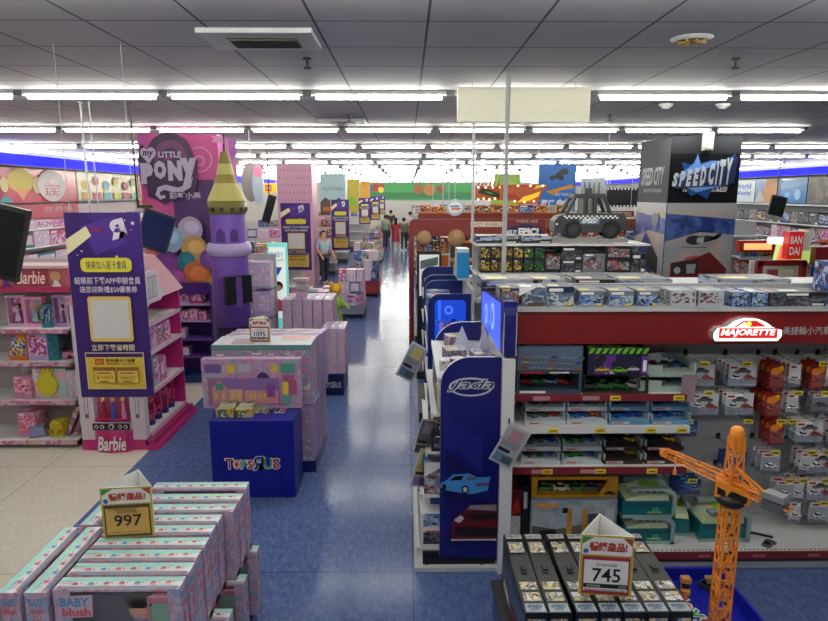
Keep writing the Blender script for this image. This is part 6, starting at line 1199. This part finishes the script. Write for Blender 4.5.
# ---------------- shoppers far down the aisle ----------------
def skin(nodes, edges, radii, m, name, parent, sub=2):
    me = bpy.data.meshes.new(name); me.from_pydata(nodes, edges, []); o = bpy.data.objects.new(name, me); C.objects.link(o)
    md = o.modifiers.new('s', 'SKIN'); o.modifiers.new('d', 'SUBSURF').levels = sub
    for i, r in enumerate(radii): me.skin_vertices[0].data[i].radius = (r, r) if not isinstance(r, tuple) else r
    me.skin_vertices[0].data[0].use_root = True
    ev = o.evaluated_get(bpy.context.evaluated_depsgraph_get()); nm = bpy.data.meshes.new_from_object(ev); o.modifiers.clear(); o.data = nm; nm.materials.clear(); nm.materials.append(m)
    for p_ in nm.polygons: p_.use_smooth = True
    o.parent = parent; return o
def person(x, y, h, rz, top, bottom, lab, skirt=False, hair=HAIR, step=.12, longhair=False, arm=.1):
    t_ = thing('person', lab, 'person', (x, y, 0), rz); s = h/1.7; S = lambda *p: tuple(v*s for v in p)
    nd = [S(0, 0, .93), S(0, 0, 1.1), S(0, .01, 1.32), S(0, 0, 1.44), S(0, -.01, 1.52), S(0, -.015, 1.6), S(0, -.01, 1.66),
          S(-.17, .01, 1.38), S(-.23, .02, 1.12), S(-.22, -arm-.05, .9), S(-.22, -arm-.12, .82), S(.17, .01, 1.38), S(.23, .02, 1.12), S(.22, -arm, .9), S(.22, -arm-.05, .82),
          S(-.09, 0, .88), S(-.1, -step*.5, .48), S(-.1, -step, .08), S(-.1, -step-.14, .03), S(.09, 0, .88), S(.1, step*.4, .48), S(.1, step, .08), S(.1, step-.14, .03)]
    ed = [(0, 1), (1, 2), (2, 3), (3, 4), (4, 5), (5, 6), (2, 7), (7, 8), (8, 9), (9, 10), (2, 11), (11, 12), (12, 13), (13, 14), (0, 15), (15, 16), (16, 17), (17, 18), (0, 19), (19, 20), (20, 21), (21, 22)]
    ra = [.12, .11, .12, .055, .075, .095, .06, .05, .04, .03, .028, .05, .04, .03, .028, .085, .058, .038, .035, .085, .058, .038, .035]
    skin(nd, ed, [r*s for r in ra], SKIN, 'body', t_)
    i_ = [0, 1, 2, 7, 8, 11, 12]; mp_ = {v: k for k, v in enumerate(i_)}
    skin([nd[k] for k in i_], [(mp_[a], mp_[b]) for a, b in ed if a in mp_ and b in mp_], [r*s for r in (.15, .14, .145, .068, .055, .068, .055)], top, 'shirt', t_)
    if skirt:
        m = MB(); m.lathe([(.13*s, 1.05*s), (.17*s, .85*s), (.23*s, .5*s)], (0, 0, 0), bottom, 14); m.build('skirt', t_)
    else:
        i_ = [0, 15, 16, 17, 19, 20, 21]; mp_ = {v: k for k, v in enumerate(i_)}
        skin([nd[k] for k in i_], [(mp_[a], mp_[b]) for a, b in ed if a in mp_ and b in mp_], [r*s for r in (.135, .1, .075, .055, .1, .075, .055)], bottom, 'trousers', t_)
    m = MB(); m.ball((0, .02*s, 1.6*s), .1*s, hair, 12, sz=1.05)
    if longhair: m.ball((0, .06*s, 1.45*s), .09*s, hair, 12, sz=1.6, sy=.6)
    m.build('hair', t_)
person(at(396, 251, z=0).x, 29.8, 1.6, PI, mat('#9c2430', .7), mat('#a02a34', .7), 'distant person in a red dress walking down the aisle', skirt=True, longhair=True)
person(at(404, 250, z=0).x, 30.3, 1.58, PI, mat('#5c6c54', .7), mat('#2a2c30', .7), 'distant person in a dark olive top beside the red dress')
person(at(386, 248, z=0).x, 31.5, 1.68, PI+.3, mat('#7ca488', .7), mat('#3c4450', .7), 'distant person in a pale green shirt left of the red dress')
person(at(411, 241, z=0).x-.05, 35.5, 1.72, PI-.4, mat('#c8ccd0', .7), mat('#22242a', .7), 'distant person in a white shirt and black trousers')
person(at(391, 240, z=0).x, 37.5, 1.75, PI, mat('#2a2a30', .7), mat('#2a3038', .7), 'most distant person dressed in black')
person(at(324, 250, 19.0).x, 19.0, 1.62, .6, mat('#a8c0d0', .7), mat('#2c3444', .7), 'person in a light blue shirt standing by the left tables', arm=.25)
# ---------------- front right: black vehicle boxes and the crane ----------------
ZB = .86
m = MB(); m.box((0, 0, 0), (.84, .72, ZB-.32), NAVYD); m.box((0, 0, ZB-.32), (.86, .74, .0198), mat('#1c1f28', .5)); solo(m, 'display_platform', 'dark display stand under the long black vehicle boxes', 'platform', (.9, 2.85, 0))
def vbox():
    b = thing('vehicle_set_box', None, 'box', (0, 0, 0), 0, 'long black vehicle set boxes'); w_, L, h_ = .1, .66, .3
    m = MB(); m.box((0, 0, 0), (w_, L, h_), mat('#17191c', .35)); m.face((-w_/2, -L/2, h_), (1, 0, 0), (0, 1, 0), w_, L, .0008)
    A1 = printm(['#c8ccd0', '#2c3038', '#d8c890', '#8c929c', '#e0e0e0', '#a88c50', '#3c424c'], 34)
    m.pp([(.06, .01), (.96, .01), (.94, .1), (.08, .1)], mat('#a8b4bc', .35)); m.tx('SPEED', .15, .05, .85, .085, mat('#3a5c80'), bold=.05, shear=.2); m.tx('CITY', .25, .02, .75, .045, mat('#3a5c80'), bold=.05, shear=.2)
    m.pr(.1, .12, .9, .22, A1); m.pr(.1, .25, .9, .34, A1); m.pr(.1, .72, .85, .87, A1); m.pr(.1, .92, .92, .985, LG); m.tx('SPEED CITY', .15, .935, .85, .97, DG, bold=.03)
    m.face((-w_/2, -L/2, 0), (1, 0, 0), (0, 0, 1), w_, h_, .0008); m.pr(.1, .3, .9, .9, A1)
    m.face((-w_/2, L/2, 0), (0, -1, 0), (0, 0, 1), L, h_, .0008); m.pp([(0, .2), (1, .5), (1, .9), (0, .6)], mat('#3c4660')); m.pp([(.5, .1), (.9, .2), (.9, .45), (.5, .4)], mat('#5c2430')); m.pr(.1, .1, .4, .3, A1)
    m.build('box', b)
    m = MB(); toy_car(m, (0, -.0, h_), .07, DG, rz=PI/2, tall=.6); m.build('vehicle', b)
    return b
vb = vbox()
for i in range(7):
    x = at(531+(0 if i < 2 else 6), 612, z=ZB+.3).x+.0
    z = ZB-.3+.0005; X = .575+[0, .107, .229, .335, .441, .547, .653][i]
    dup(vb, (X, 2.85, ZB-.2999), 0, f'long black vehicle set box on the front right stand, {od(i)}')

p = at(604, 597, z=ZB+.003); tent((p.x, p.y, ZB+.0135), .235, .3, '745', 'white and red three-sided price sign reading 745', PW, mat('#a83040', .4), rz=-.12, small='加油站組')
# ---- blue tray with store name, crane standing in it ----
TZ = .5
BT = mat('#1420a8', .3)
t = thing('display_tray', 'bright blue display tray with colourful store name', 'display tray', (1.575, 2.86, 0))
m = MB(); m.box((0, 0, 0), (.4, .8, TZ-.02), mat('#101a80', .4)); m.build('stand', t)
m = MB(); m.box((0, 0, TZ-.02), (.46, .9, .02), BT); [m.box((s_*.22, 0, TZ), (.02, .9, .08), BT) for s_ in (-1, 1)]; [m.box((0, s_*.44, TZ), (.46, .02, .08), BT) for s_ in (-1, 1)]; m.build('tray', t, .004)
m = MB(); m.face((-.17, .3, TZ+.0005), (.3, -1, 0), (1, .3, 0), .6, .13, .001); logo(m, 0, 0, 1, 1); m.build('store_name', t)
for i, (px, py) in enumerate(((678, 577), (706, 582))):
    p = at(px, py, z=TZ+.02); m = MB(); toy_car(m, (0, 0, 0), .12, [mat('#b8742c', .5), mat('#3a3a3c', .5)][i], rz=[1.2, -.9][i], tall=1.6)
    m.box((.0, 0, .05), (.05, .04, .03), [mat('#c89050', .5), mat('#a8824c', .5)][i])
    solo(m, 'toy_vehicle', ['small brown and orange toy digger in the blue tray', 'small black toy truck leaning on the tray rim'][i], 'toy vehicle', (p.x, min(p.y, 3.2), TZ+.0005))

CO = mat('#f8962a', .35); CB = mat('#17181b', .4)
cx_, cy_ = at(727, 540, 2.62).x, 2.62
t = thing('toy_crane', 'tall orange lattice toy tower crane with grey counterweight', 'toy crane', (cx_, cy_, TZ+.0005))
zt = at(733, 505, 2.62).z-TZ; hw = .031
def lattice(m, P0, P1, u, v, hw, hv, n, r=.006, top=1.0, x=False):
    """four chords with cross bracing between P0 and P1"""
    P0, P1, u, v = Vector(P0), Vector(P1), Vector(u), Vector(v)
    cn = lambda f, a, b: P0.lerp(P1, f)+(u*a*hw+v*b*hv)*(1+(top-1)*f)
    C4 = [(-1, -1), (1, -1), (1, 1), (-1, 1)]
    for a, b in C4: m.cyl(cn(0, a, b), cn(1, a, b), r, CO, 6)
    for i in range(n):
        f0, f1 = i/n, (i+1)/n
        for k in range(4):
            a, b = C4[k], C4[(k+1) % 4]
            m.cyl(cn(f0, *a), cn(f0, *b), r*.7, CO, 5)
            if x or (i+k) % 2: m.cyl(cn(f0, *a), cn(f1, *b), r*.75, CO, 5)
            if x or not (i+k) % 2: m.cyl(cn(f0, *b), cn(f1, *a), r*.75, CO, 5)
m = MB(); lattice(m, (0, 0, .04), (0, 0, zt), (1, 0, 0), (0, 1, 0), hw, hw, 11, .0055)
for s_ in (-1, 1): m.box((s_*hw, 0, .04), (.003, .012, zt-.04), CO); m.box((0, s_*hw, .04), (.012, .003, zt-.04), CO)
for i in range(8): m.cyl((0, -hw-.008, .1+.085*i), (0, -hw, .1+.085*i), .007, mat('#4a2c10'), 8)
m.build('tower', t)
m = MB(); m.box((0, 0, 0), (.22, .22, .04), CO, top=.8); m.build('base', t)
yw = math.atan2(.36, -.25)       # direction of the jib in plan
d = Vector((math.cos(yw), math.sin(yw), 0)); nrm = Vector((-d.y, d.x, 0)); up = Vector((0, 0, 1))
m = MB(); m.lathe([(0, 0), (.045, 0), (.065, .02), (.07, .04), (.055, .055), (0, .055)], (0, 0, zt), CB, 20); m.build('slew_ring', t)
m = MB(); m.M = Matrix.Translation((0, 0, zt+.045)) @ Matrix.Rotation(-.5, 4, 'Z') @ Matrix.Scale(.68, 4); m.prism([(-.1, 0), (.1, -.03), (.115, .0), (.1, .06), (-.03, .1), (-.1, .11)], CO, 'y', -.06, .06)
m.prism([(-.085, .02), (-.035, .01), (-.035, .05), (-.085, .07)], CB, 'y', -.0625, .0625); m.prism([(-.02, .005), (.09, -.01), (.095, .03), (.01, .055), (-.02, .045)], CB, 'y', -.0625, .0625); m.build('cab', t)
mz = zt+.1; top = at(737, 425, 2.62).z-TZ
m = MB(); lattice(m, (0, 0, mz-.03), (0, 0, top-.05), (1, 0, 0), (0, 1, 0), .029, .029, 3, .0048, top=.8); m.lathe([(.026, -.09), (.031, -.03), (.028, 0), (.016, .012), (0, .015)], (0, 0, top-.02), CO, 14); m.build('mast_head', t)
tip = at(664, 452, 2.95); jl = Vector((tip.x-cx_, tip.y-cy_, tip.z-TZ)); jz = mz+.01
m = MB(); P0 = Vector((0, 0, jz))-d*.02; P1 = Vector((jl.x, jl.y, jl.z)); lattice(m, P0+d*.03, P1, nrm, up, .022, .022, 7, .0032, top=.75); m.box(tuple(P1-Vector((0, 0, .02))), (.03, .03, .03), CO); m.build('jib', t)
m = MB(); hp = P0.lerp(P1, .82); m.cyl(hp, hp-Vector((0, 0, .07)), .004, WH, 5); m.cyl(hp-Vector((0, 0, .09)), hp-Vector((0, 0, .07)), .01, CO, 6); m.build('hook', t)
Q1 = Vector((.0, 0, jz-.0))-d*.13; m = MB(); lattice(m, Vector((0, 0, jz-.01)), Q1-Vector((0, 0, .02)), nrm, up, .018, .018, 3, .0045)
Q2 = Q1-d*.12-Vector((0, 0, .02)); [m.cyl(Q1+nrm*s_*.02-Vector((0, 0, .02)), Q2+nrm*s_*.02-Vector((0, 0, .01)), .005, CO, 6) for s_ in (-1, 1)]
[m.cyl(Vector((0, 0, jz+.08)), Q1+nrm*s_*.02, .005, CO, 5) for s_ in (-1, 1)]; m.build('counter_jib', t)
m = MB(); W = Q1-d*.055-Vector((0, 0, .055)); m.M = Matrix.Translation(W) @ Matrix.Rotation(yw, 4, 'Z'); m.box((0, 0, 0), (.09, .06, .042), mat('#54585e', .45), top=1.0); m.box((0, 0, .048), (.098, .065, .03), mat('#7c8086', .45), top=.85); m.build('counterweight', t, .004)
bpy.context.view_layer.update()
